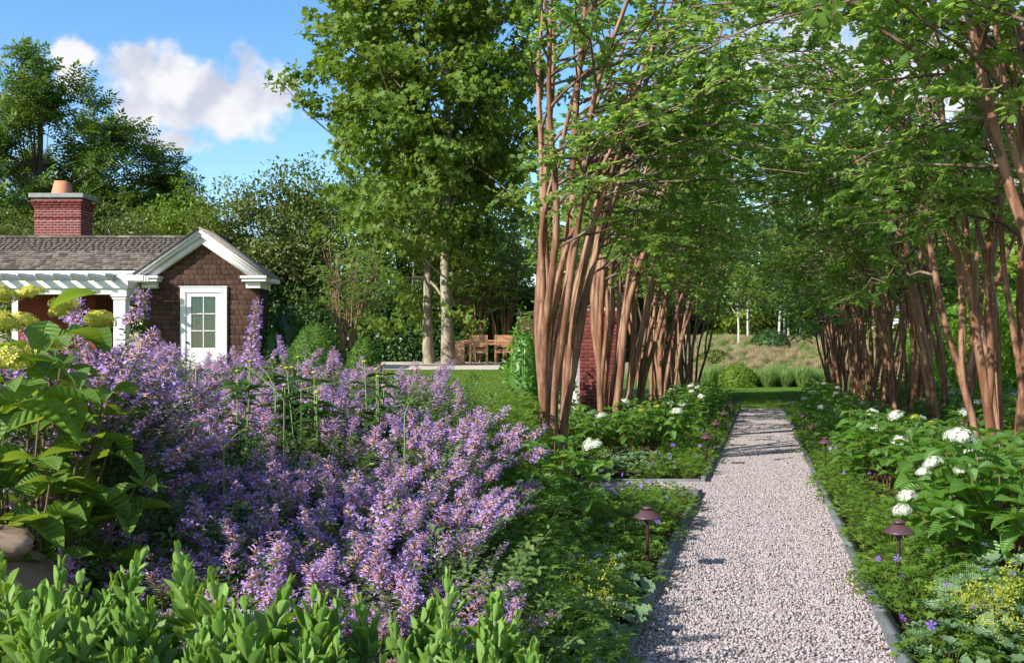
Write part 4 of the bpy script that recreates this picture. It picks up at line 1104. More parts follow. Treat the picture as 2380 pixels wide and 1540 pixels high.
x = W(628, 0, 23.4).x; dome('shrub', .33, 1.15, 1200, .09, L_CONE, 'small leafy shrub at the corner of the cottage', (x, 23.4, gzf(x, 23.4)), 3, bumpy=.14)
x = W(662, 0, 24.9).x; dome('shrub', .55, 1.7, 1500, .11, L_HEDGE, 'dark leafy shrub between cottage and boxwood dome', (x, 24.9, gzf(x, 24.9)), 8, bumpy=.16)
for px, y, rr, hh, sd_, lab in ((1218, 19.4, .45, 2.5, 21, 'dark shrub against the grey siding beside the walk trees'), (1282, 19.6, .5, 2.0, 22, 'dark leafy shrub beside the garden house door')):
    x = W(px, 0, y).x; dome('shrub', rr, hh, 1700, .11, L_HYD, lab, (x, y, float(zright(y))), sd_, bumpy=.18)
x = W(1715, 0, 57).x; dome('shrub', 1.12, 1.45, 4200, .13, L_LIGHT, 'rounded light green shrub at the end of the lawn', (x, 57, gzf(x, 57)), 4, bumpy=.1)
x = W(1790, 0, 80).x; dome('shrub', 1.5, 1.6, 3000, .2, L_HEDGE, 'dark round bush on the dry bank', (x, 80, gzf(x, 80)), 5, bumpy=.14)
x = W(1660, 0, 74).x; dome('shrub', 1.2, .9, 2000, .2, L_OLIVE, 'low olive bush at the foot of the dry bank', (x, 74, gzf(x, 74)), 6, bumpy=.14)

def reed_mesh(seed, n=520, h=1.15, r=.5):
    rg = np.random.default_rng(seed); mb = MB()
    T = np.array([(-.009, 0, 0), (.009, 0, 0), (.011, .4, 0), (-.011, .4, 0), (.007, .75, .06), (-.007, .75, .06), (0, 1, .22)])
    F4 = np.array([(0, 1, 2, 3), (3, 2, 4, 5)]); a = rg.uniform(0, 6.28, n); rr = r * np.sqrt(rg.uniform(0, 1, n)) * .5
    pos = np.stack([np.cos(a) * rr, np.sin(a) * rr, np.zeros(n)], -1)
    d = np.stack([np.cos(a) * .45 * rr / r * 2, np.sin(a) * .45 * rr / r * 2, np.ones(n)], -1) + rg.normal(0, .16, (n, 3)); up = -np.stack([np.cos(a), np.sin(a), np.zeros(n)], -1)
    R = frames(d, up, rg.uniform(.65, 1.1, n) * h); R[:, :, 0] *= 1.4
    mb.scatter((T, F4), R, pos); mb.scatter((T, np.array([(5, 4, 6)])), R, pos); return mb.mesh('blades', L_REED)
RM = [reed_mesh(k) for k in range(2)]
for i, (px, y) in enumerate(((1766, 58), (1785, 57), (1806, 58.4), (1826, 57.2), (1846, 58), (1866, 57), (1888, 58), (1650, 58), (1668, 58.8), (1910, 58))):
    x = W(px, 0, y).x
    t = thing('ornamental_grass', 'arching ornamental grass clump at the far edge of the lawn', 'grass clump', (x, y, gzf(x, y)), i, 'grass clumps beyond the lawn', .95 + .1 * (i % 3))
    obj('blades', RM[i % 2], t)["kind"] = 'stuff'

fw = dome('shrub', 7.0, 5.5, 2600, .6, L_LIGHT, 'broad pale green thicket on the rise behind the meadow', (*W(1500, 0, 128).xy, gzf(14, 128)), 31, bumpy=.16, group='thickets behind the meadow')
for i, px in enumerate((1380, 1620, 1740, 1850, 1960, 2080, 2220, 2380)):
    y = 126 + 6 * (i % 2); c = copy_tree(fw); c.location = (*W(px, 0, y).xy, gzf(20, y)); c.rotation_euler.z = i * 1.3; c.scale = (1, 1, .8 + .25 * (i % 3))
def meadow():
    pts = []
    for _ in range(1500):
        y = rnd.uniform(60, 92); x = W(rnd.uniform(1560, 2150), 0, y).x; pts.append((x, y, gzf(x, y) - .02))
    n = len(pts); rots = np.zeros((n, 3)); rots[:, 2] = RG.uniform(0, 6.28, n)
    dry = []
    for k in range(3):
        m_ = reed_mesh(10 + k, 160, .55, .7); m_.materials.clear(); m_.materials.append(L_DRY if k else L_REED); dry.append(m_)
    instancer('meadow_grass', dry, pts, rots, RG.uniform(.6, 1.2, n), RG.integers(0, 3, n), 'dry tawny meadow grass on the bank beyond the lawn', 'grass')
meadow()
fh = thing('far_house', 'distant pale purple house seen between crape myrtle trunks', 'house', (*W(2130, 0, 100).xy, gzf(40, 100)))
mb = MB(); mb.box((-3, 0, -1), (3, 5, 2.6)); obj('wall', mb.mesh('wall', WHITE), fh)
mb = MB(); mb.prism([(-3.5, 2.6), (3.5, 2.6), (2.2, 5.0), (-2.2, 5.0)], -.4, 5.4); obj('roof', mb.mesh('roof', FARWALL), fh)
boxpart('window', (-1.6, -.06, .6), (-.6, -.01, 2.0), DARKM, fh); boxpart('window', (.6, -.06, .6), (1.6, -.01, 2.0), DARKM, fh)

# ------------------------------------------------------------------ garden plants, house garden
def catmint_clump(seed, n_st=13, rad=.20, h=.62, flower=1.0):
    rg = np.random.default_rng(seed); r = random.Random(seed); mb = MB()
    LP, LD, LU, LS = [], [], [], []; FP, FD, FU, FS = [], [], [], []; CP, CD, CS = [], [], []
    for s in range(n_st):
        a = r.uniform(0, 6.28); rr = rad * math.sqrt(r.random()); base = np.array([math.cos(a) * rr * .4, math.sin(a) * rr * .4, 0])
        tip = base + np.array([math.cos(a) * rr * 2.4, math.sin(a) * rr * 2.4, h * r.uniform(.62, 1.1)])
        mid = (base + tip) / 2 + np.array([-math.cos(a) * .03, -math.sin(a) * .03, .06])
        ts = np.linspace(0, 1, 7); pts = np.array([base * (1 - t) ** 2 + 2 * mid * t * (1 - t) + tip * t * t for t in ts])
        mb.tube(pts, np.linspace(.0035, .0018, 7), 3, 0, False)
        def at(t): return base * (1 - t) ** 2 + 2 * mid * t * (1 - t) + tip * t * t
        tan = nrm(tip - mid)
        fl = r.random() < flower; t0 = .82 if fl else .98
        for t in np.linspace(.3, t0, 17):
            p = at(t); b = r.uniform(0, 6.28)
            for q in range(4):
                d = np.array([math.cos(b + q * 1.57), math.sin(b + q * 1.57), r.uniform(-.1, .5)]); LP.append(p + d * .012); LD.append(d); LU.append((0, 0, 1)); LS.append(r.uniform(.024, .044))
        if fl:
            nw = r.choice([6, 7, 8]); full = r.uniform(.9, 1.6)
            for w in range(nw):
                t = .80 + .22 * w / nw; p = at(t); sz = (1 - .4 * w / nw) * full
                for q in range(13):
                    b = r.uniform(0, 6.28); d = nrm(np.array([math.cos(b), math.sin(b), r.uniform(-.25, .75)]) + tan * .25)
                    c0 = p + d * r.uniform(.003, .020) * sz + tan * r.uniform(-.008, .008); CP.append(c0); CD.append(d); CS.append(.021 * sz)
                    if r.random() < .82: FP.append(c0 + d * .012 * sz); FD.append(d + np.array([0, 0, -.15])); FU.append((r.gauss(0, .4), r.gauss(0, .4), 1)); FS.append(r.uniform(.012, .020) * sz)
    T = T_LEAF
    mb.scatter(T, frames(np.array(LD), np.array(LU) + rg.normal(0, .3, (len(LU), 3)), np.array(LS)), np.array(LP), 0)
    if CP:
        CT = (np.array([(-.13, 0, .05), (.13, 0, .05), (0, 0, -.15), (0, 1, 0), ]), np.array([(0, 1, 3), (1, 2, 3), (2, 0, 3)]))
        mb.scatter(CT, frames(np.array(CD), rg.normal(size=(len(CD), 3)), np.array(CS)), np.array(CP), 2)
        FT = (np.array([(-.08, 0, 0), (.08, 0, 0), (.16, .55, .05), (-.16, .55, .05), (.34, .95, -.22), (-.34, .95, -.22), (0, .8, .34)]), np.array([(0, 1, 2), (0, 2, 3), (3, 2, 4), (3, 4, 5), (3, 2, 6)]))
        mb.scatter(FT, frames(np.array(FD), np.array(FU), np.array(FS)), np.array(FP), 1)
    return mb.mesh('catmint_clump', [L_NEP, P_NEP, P_CAL])
def spike_mesh(seed, L=.3, n=15):
    """one tall, dense flower spike on its stalk"""
    r = random.Random(seed); rg = np.random.default_rng(seed); mb = MB(); Ls = L
    mb.tube([(0, 0, -.55), (.01, 0, -.2), (0, .01, Ls)], [.004, .0035, .002], 4, 0, False)
    CP, CD, CS, FP, FD, FS = [], [], [], [], [], []
    for w in range(n):
        z = Ls * w / n; sz = 1.15 - .6 * (w / n) ** 2
        for q in range(16):
            b = r.uniform(0, 6.28); d = nrm(np.array([math.cos(b), math.sin(b), r.uniform(-.1, .7)])); c = np.array([0, 0, z + r.uniform(-.01, .01)]) + d * r.uniform(.004, .02) * sz
            CP.append(c); CD.append(d); CS.append(.017 * sz); FP.append(c + d * .013); FD.append(d); FS.append(r.uniform(.015, .022) * sz)
    CT = (np.array([(-.13, 0, .05), (.13, 0, .05), (0, 0, -.15), (0, 1, 0)]), np.array([(0, 1, 3), (1, 2, 3), (2, 0, 3)]))
    mb.scatter(CT, frames(np.array(CD), rg.normal(size=(len(CD), 3)), np.array(CS)), np.array(CP), 2)
    FT = (np.array([(-.08, 0, 0), (.08, 0, 0), (.16, .55, .05), (-.16, .55, .05), (.34, .95, -.22), (-.34, .95, -.22), (0, .8, .34)]), np.array([(0, 1, 2), (0, 2, 3), (3, 2, 4), (3, 4, 5), (3, 2, 6)]))
    mb.scatter(FT, frames(np.array(FD), rg.normal(0, .4, (len(FD), 3)) + np.array([0, 0, 1]), np.array(FS)), np.array(FP), 1)
    LP = []; LD = []
    for z in np.linspace(-.42, -.04, 9):
        for q in range(3): b = r.uniform(0, 6.28); LP.append((0, 0, z)); LD.append((math.cos(b), math.sin(b), .2))
    mb.scatter(T_LEAF, frames(np.array(LD), np.tile([0, 0, 1.0], (len(LD), 1)) + rg.normal(0, .2, (len(LD), 3)), np.full(len(LD), .035)), np.array(LP), 0)
    return mb.mesh('flower_spike', [L_NEP, P_NEP, P_CAL])

def catmint_top(x, y):
    """height of the flower tops over the house garden"""
    return 0.66 + 0.65 * float(sstep(3.0, 10.5, y))
def catmint():
    src = [catmint_clump(k, 11, .20, .62, .9) for k in range(5)] + [catmint_clump(20 + k, 15, .2, .56, .2) for k in range(3)]
    pts, rots, scl, idx = [], [], [], []
    def nz(x, y): return math.sin(2.3 * x + 1.2 * y) * math.sin(1.9 * y - .8 * x + 1) + .5 * math.sin(4.7 * x + 3 * y)
    y = 3.25
    while y < 11.4:
        st = .185 + .008 * (y - 3)
        x = -.74 * y - .3
        while x < -.03:
            xx, yy = x + rnd.uniform(-.08, .08), y + rnd.uniform(-.08, .08)
            lim = 7.4 if xx > -.62 else 9.6 if xx > -1.5 else 11.4
            if xx < -.052 * yy and yy < lim:
                top = catmint_top(xx, yy) + .05 * nz(xx * .7, yy * .7)
                if yy < 3.9 and xx < -1.2: top -= .06
                h = top - gzf(xx, yy); s = h / .60 * rnd.uniform(.9, 1.1)
                green = nz(xx, yy) + rnd.gauss(0, .35) < .02
                pts.append((xx, yy, gzf(xx, yy) + .01)); idx.append(rnd.choice([5, 6, 7]) if green else rnd.randrange(5)); scl.append(min(1.6, s))
                rots.append((rnd.gauss(0, .22), min(.1, rnd.gauss(0, .22)) if xx > -.6 else rnd.gauss(0, .22), rnd.uniform(0, 6.28)))
            x += st
        y += st
    # a second sheaf standing up through the panicle hydrangea
    for _ in range(22):
        px = rnd.uniform(95, 250); yy = rnd.uniform(4.3, 5.6); xx = W(px, 0, yy).x
        py = 728 + 1.0 * abs(px - 170) + rnd.uniform(0, 190); top = W(0, py, yy).z
        s = rnd.uniform(1.0, 1.25); pts.append((xx, yy, top - .60 * s)); idx.append(rnd.randrange(5)); scl.append(s); rots.append((rnd.gauss(0, .2), rnd.gauss(0, .2), rnd.uniform(0, 6.28)))
    instancer('catmint', src, pts, rots, scl, idx, 'mass of violet flowering catmint in front of the cottage', 'catmint')
    sp = [spike_mesh(k, .26 + .05 * k) for k in range(3)]
    for px, py, d, lean, s, k, lab in ((596, 712, 6.6, .12, 1.35, 2, 'tallest violet catmint spike standing before the cottage corner'), (392, 755, 5.6, .75, .8, 0, 'catmint spike leaning across the cottage wall'),
                                   (306, 790, 5.4, -.4, .7, 1, 'catmint spike before the white pergola post'), (645, 765, 7.2, -.25, .7, 0, 'short catmint spike beside the corner shrub'), (150, 672, 4.7, -.45, .8, 1, 'catmint spike standing over the lime hydrangea heads'),
                                   (1052, 832, 7.8, .6, .9, 2, 'catmint spike leaning towards the teak table'), (800, 852, 7.0, .1, .8, 0, 'catmint spike among the coneflower stems')):
        p = W(px, py, d); t = thing('catmint_spike', lab, 'flower', (p.x - math.sin(lean) * .3 * s, d, p.z - .31 * s), 0, 'tall catmint spikes'); t.rotation_euler = (0.0, lean, rnd.uniform(-.2, .2)); t.scale = (s,) * 3
        obj('flower_spike', sp[k], t)
    # bare arching stalks between the flowers
    for i, (a, b, d) in enumerate((((660, 930), (560, 845), 6.2), ((455, 850), (420, 960), 5.2), ((700, 905), (1000, 870), 6.4), ((640, 905), (600, 850), 5.5), ((940, 965), (975, 900), 5.2), ((520, 1040), (600, 985), 4.8))):
        p, q = W(*a, d), W(*b, d + .2); c = (p + q) / 2 + Vector((0, 0, .05))
        pts = [p * (1 - t) ** 2 + c * 2 * t * (1 - t) + q * t * t for t in np.linspace(0, 1, 8)]; lo = Vector((pts[0].x, pts[0].y, pts[0].z - .4))
        me = MB().tube([tuple(lo)] + [tuple(v) for v in pts], np.linspace(.004, .002, 9), 5).mesh('stalk', STEM_G, True); o = obj('flower_stalk', me)
        tag(o, 'bare pale green stalk arching over the catmint', 'stalk', 'bare stalks over the catmint')
catmint()

def sedum_proto(seed, n_pairs, h, leaf):
    """a fleshy stonecrop stem: leaves in tight turning pairs that close into a bud at the top"""
    r = random.Random(seed); root = thing('sedum', '', 'plant', (0, 0, 0))
    obj('stem', MB().tube([(0, 0, 0), (.01, .005, h * .5), (0, 0, h)], [.008, .007, .004], 6).mesh('stem', STEM_G, True), root)
    a = r.uniform(0, 6)
    for k in range(n_pairs):
        t = k / (n_pairs - 1); z = h * (.42 + .58 * t); up = .1 + 1.2 * t ** 1.25 + .12 * (k % 2)
        s = leaf * (1.0 - .62 * t ** 1.6)
        for q in range(3 if t < .85 else 2):
            b = a + q * (2.09 if t < .85 else 3.14) + r.uniform(-.2, .2); pit = up + r.uniform(-.15, .15)
            d = Vector((math.cos(b) * math.cos(pit), math.sin(b) * math.cos(pit), math.sin(pit)))
            u = Vector((-math.cos(b) * math.sin(pit), -math.sin(b) * math.sin(pit), math.cos(pit)))
            xx = d.cross(u); M = Matrix((xx, d, u)).transposed()
            obj('leaf', SED_LEAVES[r.randrange(3)], root, None, (math.cos(b) * .004, math.sin(b) * .004, z), M.to_euler(), s * r.uniform(.85, 1.15))
        a += 1.05
    return root
def sedums():
    pro = [sedum_proto(k, 7 + k % 3, .50 + .05 * (k % 3), .108 + .010 * (k % 3)) for k in range(5)]
    used = [False] * 5
    spots = []
    # tops set from the ragged upper edge of the plants in the picture
    edge = [(0, 1290), (60, 1200), (110, 1195), (170, 1285), (250, 1290), (330, 1300), (420, 1260), (470, 1250), (560, 1255), (640, 1270), (720, 1340), (800, 1350), (880, 1340), (950, 1370), (1030, 1330), (1110, 1310), (1180, 1400)]
    ex, ez_ = [e[0] for e in edge], [e[1] for e in edge]
    for d, step, drop in ((3.05, 58, 0), (2.85, 56, 70), (2.68, 62, 140), (2.52, 66, 205)):
        px = rnd.uniform(-260, -220)
        while px < 1182:
            py = np.interp(px, ex, ez_) + drop + rnd.uniform(-12, 45)
            if drop == 0 and rnd.random() < .12: px += step; continue
            if 700 < px < 980 and drop > 130 and rnd.random() < .55: px += step; continue
            spots.append((px, py, d + rnd.uniform(-.06, .06))); px += step * rnd.uniform(.75, 1.25)
    for px, py, d in ((1150, 1395, 3.0), (1172, 1430, 2.9), (1128, 1440, 2.85), (1160, 1480, 2.7), (1178, 1500, 2.6), (1110, 1500, 2.7), (1140, 1530, 2.5), (1085, 1450, 2.8), (1050, 1400, 3.0)): spots.append((px, py, d))
    for i, (px, py, d) in enumerate(spots):
        k = rnd.randrange(5); o = pro[k] if not used[k] else copy_tree(pro[k]); used[k] = True
        p = W(px, py, d); s = rnd.uniform(.8, 1.3); h = .50 + .05 * (k % 3)
        o.location = (p.x, p.y, p.z - (h + .04) * s); o.scale = (s,) * 3
        o.rotation_euler = (rnd.gauss(0, .2), rnd.gauss(0, .2), rnd.uniform(0, 6.28))
        tag(o, 'fleshy grey green sedum stem in the drift before the catmint', 'plant', 'sedum stems before the catmint')
    # the low, small-leaved stonecrop underneath
    def low(seed):
        rg = np.random.default_rng(seed); mb = MB(); P, D, S = [], [], []
        for s in range(26):
            b = np.array([rg.uniform(-.13, .13), rg.uniform(-.13, .13), rg.uniform(0, .12)]); tilt = rg.normal(0, .25, 2)
            for k in range(13):
                t = k / 12; a = k * 2.4 + s; pit = .2 + 1.1 * t; P.append(b + np.array([tilt[0] * t * .1, tilt[1] * t * .1, .10 * t])); D.append((math.cos(a) * math.cos(pit), math.sin(a) * math.cos(pit), math.sin(pit))); S.append(.034 * (1 - .55 * t) * rg.uniform(.8, 1.2))
        D = np.array(D); U = np.array([0, 0, 1.0]) - D * .3; T = (T_LEAF[0] * np.array([1.25, 1, 1]), T_LEAF[1])
        mb.scatter(T, frames(D, U + rg.normal(0, .1, D.shape), np.array(S)), np.array(P)); return mb.mesh('low_sedum', L_SED)
    src = [low(k) for k in range(3)]; pts = []
    for y in np.arange(2.15, 3.3, .13):
        for x in np.arange(-.68 * y - .1, -.06, .15):
            px = 1190 + x / y * FPX; top = EYE - (np.interp(px, ex, ez_) + 150 - 795) / FPX * 3.05
            z = min(top, EYE - (1380 - 795 + (3.0 - y) * 420) / FPX * y) - .30
            pts.append((x + rnd.uniform(-.05, .05), y + rnd.uniform(-.05, .05), z + rnd.uniform(-.03, .03)))
    n = len(pts); rots = np.zeros((n, 3)); rots[:, 2] = RG.uniform(0, 6.28, n)
    instancer('low_stonecrop', src, pts, rots, RG.uniform(.9, 1.25, n), RG.integers(0, 3, n), 'low small-leaved stonecrop filling between the sedum stems', 'ground cover')
    # stone ledge behind them
    def stone(seed, sx, sy, sz):
        rg = np.random.default_rng(seed); nu, nv = 18, 10; V = []; ph = rg.uniform(0, 6, 6)
        for b in range(nv + 1):
            for a in range(nu):
                th = 2 * math.pi * a / nu; f = math.pi * b / nv; v = np.array([math.sin(f) * math.cos(th), math.sin(f) * math.sin(th), math.cos(f)])
                v = np.sign(v) * np.abs(v) ** .6; k = 1 + .07 * math.sin(3 * th + ph[0]) + .05 * math.sin(5 * th + 4 * f + ph[1]); V.append(v * k * np.array([sx, sy, sz]) + rg.normal(0, .004, 3))
        F = [(b * nu + a, (b + 1) * nu + a, (b + 1) * nu + (a + 1) % nu, b * nu + (a + 1) % nu) for b in range(nv) for a in range(nu)]
        return MB().add(V, F).mesh('rock', ROCK, True)
    p = W(-15, 1258, 3.45)
    o = obj('rock', stone(1, .13, .12, .04), None, None, (p.x, p.y, p.z), (.1, .05, .3)); tag(o, 'flat brown stone lying between sedum and catmint', 'rock')
    o2 = obj('rock', stone(2, .30, .2, .24), None, None, (p.x - .16, p.y + .1, p.z - .29)); tag(o2, 'rough stone block under the flat brown stone', 'rock')
sedums()

# ------------------------------------------------------------------ hydrangeas
def leaf_at(root, me, pos, az, pit, size, roll=0.0):
    d = Vector((math.cos(az) * math.cos(pit), math.sin(az) * math.cos(pit), math.sin(pit)))
    u = Vector((-math.cos(az) * math.sin(pit), -math.sin(az) * math.sin(pit), math.cos(pit)))
    u = Matrix.Rotation(roll, 3, d) @ u
    M = Matrix((d.cross(u), d, u)).transposed()
    return obj('leaf', me, root, None, pos, M.to_euler(), size)
def hydrangea_proto(seed, r_, h, n_st, leafsz, heads, leaves, head_me, green_me=None, hs=1.0, name='hydrangea'):
    """canes that end in whorls of big leaves, some of them under a flower head"""
    r = random.Random(seed); root = thing(name, '', 'shrub', (0, 0, 0)); st = MB(); tops = []
    for k in range(n_st):
        f = math.sqrt((k + .5) / n_st); a = k * 2.4 + r.uniform(-.3, .3); x, y = math.cos(a) * r_ * f, math.sin(a) * r_ * f
        z = h * (1 - .42 * f * f) * r.uniform(.86, 1.08); b = (x * .25, y * .25, 0)
        st.tube([b, (x * .6, y * .6, z * .55), (x * .97, y * .97, z)], [.009, .006, .004], 5)
        tops.append((x, y, z, a, f))
        for t, nl, sz in ((1.0, 4, .85), (.84, 4, 1.1), (.64, 3, 1.15), (.42, 2, 1.1)):
            px, py, pz = x * (.45 + .55 * t) if t < 1 else x, y * (.45 + .55 * t) if t < 1 else y, z * t
            a0 = r.uniform(0, 6)
            for q in range(nl):
                az = a0 + q * 2 * math.pi / nl + r.uniform(-.35, .35)
                leaf_at(root, leaves[r.randrange(3)], (px, py, pz), az, r.uniform(-.25, .45) - .25 * (1 - t), leafsz * sz * r.uniform(.8, 1.15), r.uniform(-.35, .35))
    obj('canes', st.mesh('canes', STEM_B, True), root)
    r.shuffle(tops); tops.sort(key=lambda t: t[4] > .8)
    for i in range(heads):
        x, y, z, a, f = tops[i % len(tops)]
        big = r.random() < .72 or green_me is None
        o = obj('flower_head', head_me[i % 2] if big else green_me, root, None, (x * 1.02, y * 1.02, z + .06 * hs), (r.uniform(-.35, .35), r.uniform(-.35, .35), r.uniform(0, 6)), r.uniform(.75, 1.15) * hs)
        if not big: o["label"] = 'small unopened greenish flower head'
    return root
def hydrangeas():
    pro = [hydrangea_proto(60 + k, .56, .84, 16, .155, 2 + k % 2, HYD_LEAVES, HEAD_W, HEAD_G) for k in range(3)]
    bare = [hydrangea_proto(70 + k, .58, .80, 16, .155, k, HYD_LEAVES, HEAD_W, HEAD_G) for k in range(2)]
    used = {}
    def put(p, x, y, s, lab, grp, rz=None, dz=0):
        o = p if p.name not in used else copy_tree(p); used[p.name] = 1
        o.location = (x, y, gzf(x, y) + dz if x < .6 else float(zright(y)) + dz); o.scale = (s,) * 3; o.rotation_euler = (0, 0, rnd.uniform(0, 6.28) if rz is None else rz)
        tag(o, lab, 'shrub', grp); return o
    A = 'white mophead hydrangea in the bed under the trees by the bright hedge'; ga = 'hydrangeas by the bright hedge row'
    B = 'white mophead hydrangea in the bed under the trees by the garden house'; gb = 'hydrangeas by the garden house row'
    # bed by the bright hedge: a big one in front, then a drift running to the lawn
    big = hydrangea_proto(91, .86, 1.08, 34, .185, 0, HYD_LEAVES, HEAD_W, HEAD_G, 1.15)
    big.location = (1.82 + PATH_K * 6.95, 6.95, float(zright(6.95)))
    for px, py, dd, s in ((2232, 1020, 6.9, 1.08), (2170, 1078, 6.8, .72), (2238, 1090, 6.7, .6), (2108, 1152, 6.55, .62), (2095, 1187, 6.4, .62), (2146, 1098, 6.8, .5)):
        obj('flower_head', HEAD_W[px % 2], big, None, W(px, py, dd) - Vector(big.location), (rnd.uniform(-.3, .3), rnd.uniform(-.3, .3), 0), s); tag(big, 'largest white hydrangea leaning over the cranesbill beside the walk', 'shrub', ga)
    put(pro[1], 2.95 + PATH_K * 8.6, 8.6, 1.35, 'tall hydrangea at the back of the largest white hydrangea', ga)
    for i, (u, y) in enumerate(((1.75, 9.9), (2.4, 9.4), (1.6, 11.6), (2.3, 11.3), (3.0, 10.9), (1.5, 13.4), (2.2, 13.6), (2.95, 13.9), (1.5, 15.6), (2.2, 15.9), (1.45, 18.0), (2.2, 18.5), (3.0, 17.2), (1.5, 20.6), (2.3, 21.2), (1.45, 23.4), (2.2, 24.2), (1.5, 26.5), (2.2, 27.5), (1.6, 30), (2.2, 33), (2.2, 37))):
        put((pro + bare)[i % 5], u + PATH_K * y + rnd.uniform(-.1, .1), y, rnd.uniform(.92, 1.15) * (1.0 if i < 4 else .92), A, ga)
    for i, (u, y) in enumerate(((4.2, 15), (4.9, 17.5), (4.2, 19.5), (5.6, 20.5), (4.6, 23), (5.6, 25), (4.4, 27.5), (5.4, 30), (4.5, 33), (5.3, 36))):
        put((bare + pro[:1])[i % 3], u + PATH_K * y, y, rnd.uniform(1.1, 1.35), 'leafy hydrangea between the trees and the bright hedge', 'hydrangeas before the bright hedge')
    # bed by the garden house
    put(pro[0], W(1290, 0, 8.1).x, 8.1, .95, 'leafy hydrangea with one white head before the side path', gb, .6)
    for i, (u, y) in enumerate(((-3.1, 15.2), (-2.5, 15.7), (-3.3, 16.6), (-1.9, 16.4), (-2.45, 17.6), (-1.75, 18.6), (-2.4, 19.6), (-1.6, 20.9), (-2.3, 21.8), (-1.55, 23.2), (-2.2, 24.4), (-1.5, 25.8), (-2.2, 27), (-1.5, 28.6), (-2.2, 30.5), (-2.1, 34), (-2.2, 38), (-3.7, 17.8))):
        put((bare + pro)[i % 5], u + PATH_K * y + rnd.uniform(-.08, .08), y, rnd.uniform(.9, 1.12), B, gb)
    # the lime headed one among the catmint
    L = hydrangea_proto(120, .52, 1.5, 22, .165, 0, PAN_LEAVES, HEAD_L, None, 1.0, 'panicle_hydrangea')
    d = 3.9; p = W(60, 0, d); z0 = .22; L.location = (p.x - .05, d, z0); tag(L, 'hydrangea with lime yellow heads and big leaves among the catmint', 'shrub')
    r = random.Random(5)
    for px, py, dd, s in ((20, 838, 3.5, 1.25), (0, 752, 3.6, 1.0), (52, 748, 3.75, .85), (72, 680, 3.9, .7), (150, 710, 4.0, .8), (232, 747, 4.15, .95), (5, 686, 3.8, .8), (118, 800, 3.7, .55), (150, 905, 3.6, .55), (135, 728, 3.9, .5)):
        q = W(px, py, dd) - Vector(L.location); obj('flower_head', HEAD_L[r.randrange(2)], L, None, q, (r.uniform(-.3, .3), r.uniform(-.3, .3), r.uniform(0, 6)), s * .85)
    for px, py, dd, az, pit, s in ((60, 760, 3.7, -2.6, .5, .20), (110, 745, 3.75, -1.3, -.6, .2), (40, 840, 3.5, -.4, .1, .2), (105, 925, 3.45, -.3, .15, .24), (20, 940, 3.4, .2, -.2, .26), (150, 770, 3.75, 1.0, -.1, .19), (115, 720, 3.85, .5, .6, .19), (20, 1000, 3.4, .7, .4, .22), (185, 760, 3.95, -.5, -.3, .2), (70, 880, 3.5, -1.2, -.2, .22), (150, 870, 3.6, -.8, .1, .18), (170, 925, 3.6, -1.0, -.7, .15), (30, 800, 3.55, -2.2, -.3, .2), (10, 900, 3.4, -1.0, .2, .22), (80, 820, 3.6, -.7, -.5, .18), (130, 830, 3.6, -1.8, -.6, .17)):
        q = W(px, py, dd) - Vector(L.location); leaf_at(L, PAN_LEAVES[r.randrange(3)], q, az, pit, s, r.uniform(-.3, .3))
hydrangeas()

# ------------------------------------------------------------------ coneflowers among the catmint
def coneflowers():
    CT = grid_leaf(.13, [.3, .8, 1.0, .85, .55, .3, .05], 2, .1, .55); me = one(CT, 'coneflower_leaf', L_CONE)
    for (px, py, d, n, lab) in ((672, 828, 6.8, 7, 'leafy coneflower clump with green buds before the boxwood dome'), (740, 852, 6.5, 6, 'coneflower clump with pale buds standing in the catmint'), (880, 838, 6.9, 5, 'coneflower clump with opening heads past the small dome'), (545, 838, 6.4, 4, 'coneflower stems with dark heads before the cottage door')):
        p = W(px, py, d); t = thing('coneflower', lab, 'plant', (p.x, d, gzf(p.x, d)), 0, 'coneflower clumps'); H = p.z - gzf(p.x, d)
        r = random.Random(px)
        for k in range(n):
            a = r.uniform(0, 6.28); rr = r.uniform(.02, .22); x, y, z = math.cos(a) * rr, math.sin(a) * rr, H * r.uniform(.78, 1.0)
            obj('stem', MB().tube([(x * .3, y * .3, 0), (x * .8, y * .8, z * .6), (x, y, z)], [.006, .005, .004], 5).mesh('stem', STEM_G, True), t)
            hd = MB().lathe([(.0, -.008), (.014, -.006), (.021, .0), (.016, .007), (.007, .011), (.0, .011)], 10).mesh('flower_bud', P_ALC if k % 4 else P_CAL, True)
            obj('flower_bud', hd, t, None, (x, y, z))
            for q in range(13):
                f = r.uniform(.45, .93); leaf_at(t, me, (x * f, y * f, z * f), r.uniform(0, 6.28), r.uniform(.1, .7), r.uniform(.12, .2), r.uniform(-.3, .3))
coneflowers()

# ------------------------------------------------------------------ cranesbill, lady's mantle and leaf litter along the walk
def cranesbill_foliage(seed, n=150, r_=.30, h=.26):
    rg = np.random.default_rng(seed); r = random.Random(seed); mb = MB(); P, D, U, S = [], [], [], []
    for k in range(n):
        a = r.uniform(0, 6.28); rr = r_ * math.sqrt(r.random()) * 1.05; z = h * (1 - .6 * (rr / r_) ** 2) * r.uniform(.35, 1.1) + .02
        p = np.array([math.cos(a) * rr, math.sin(a) * rr, z]); P.append(p); aa = a + r.gauss(0, .9)
        D.append((math.cos(aa), math.sin(aa), r.gauss(0, .25))); U.append((r.gauss(0, .35), r.gauss(0, .35), 1)); S.append(r.uniform(.045, .08))
        if k % 2 == 0: mb.tube([(p[0] * .3, p[1] * .3, 0), (p[0] * .8, p[1] * .8, z * .7), tuple(p)], [.0022, .0018, .0012], 3, 0, False)
    mb.scatter(T_GER, frames(np.array(D), np.array(U), np.array(S)), np.array(P)); return mb.mesh('cranesbill_foliage', L_GER)
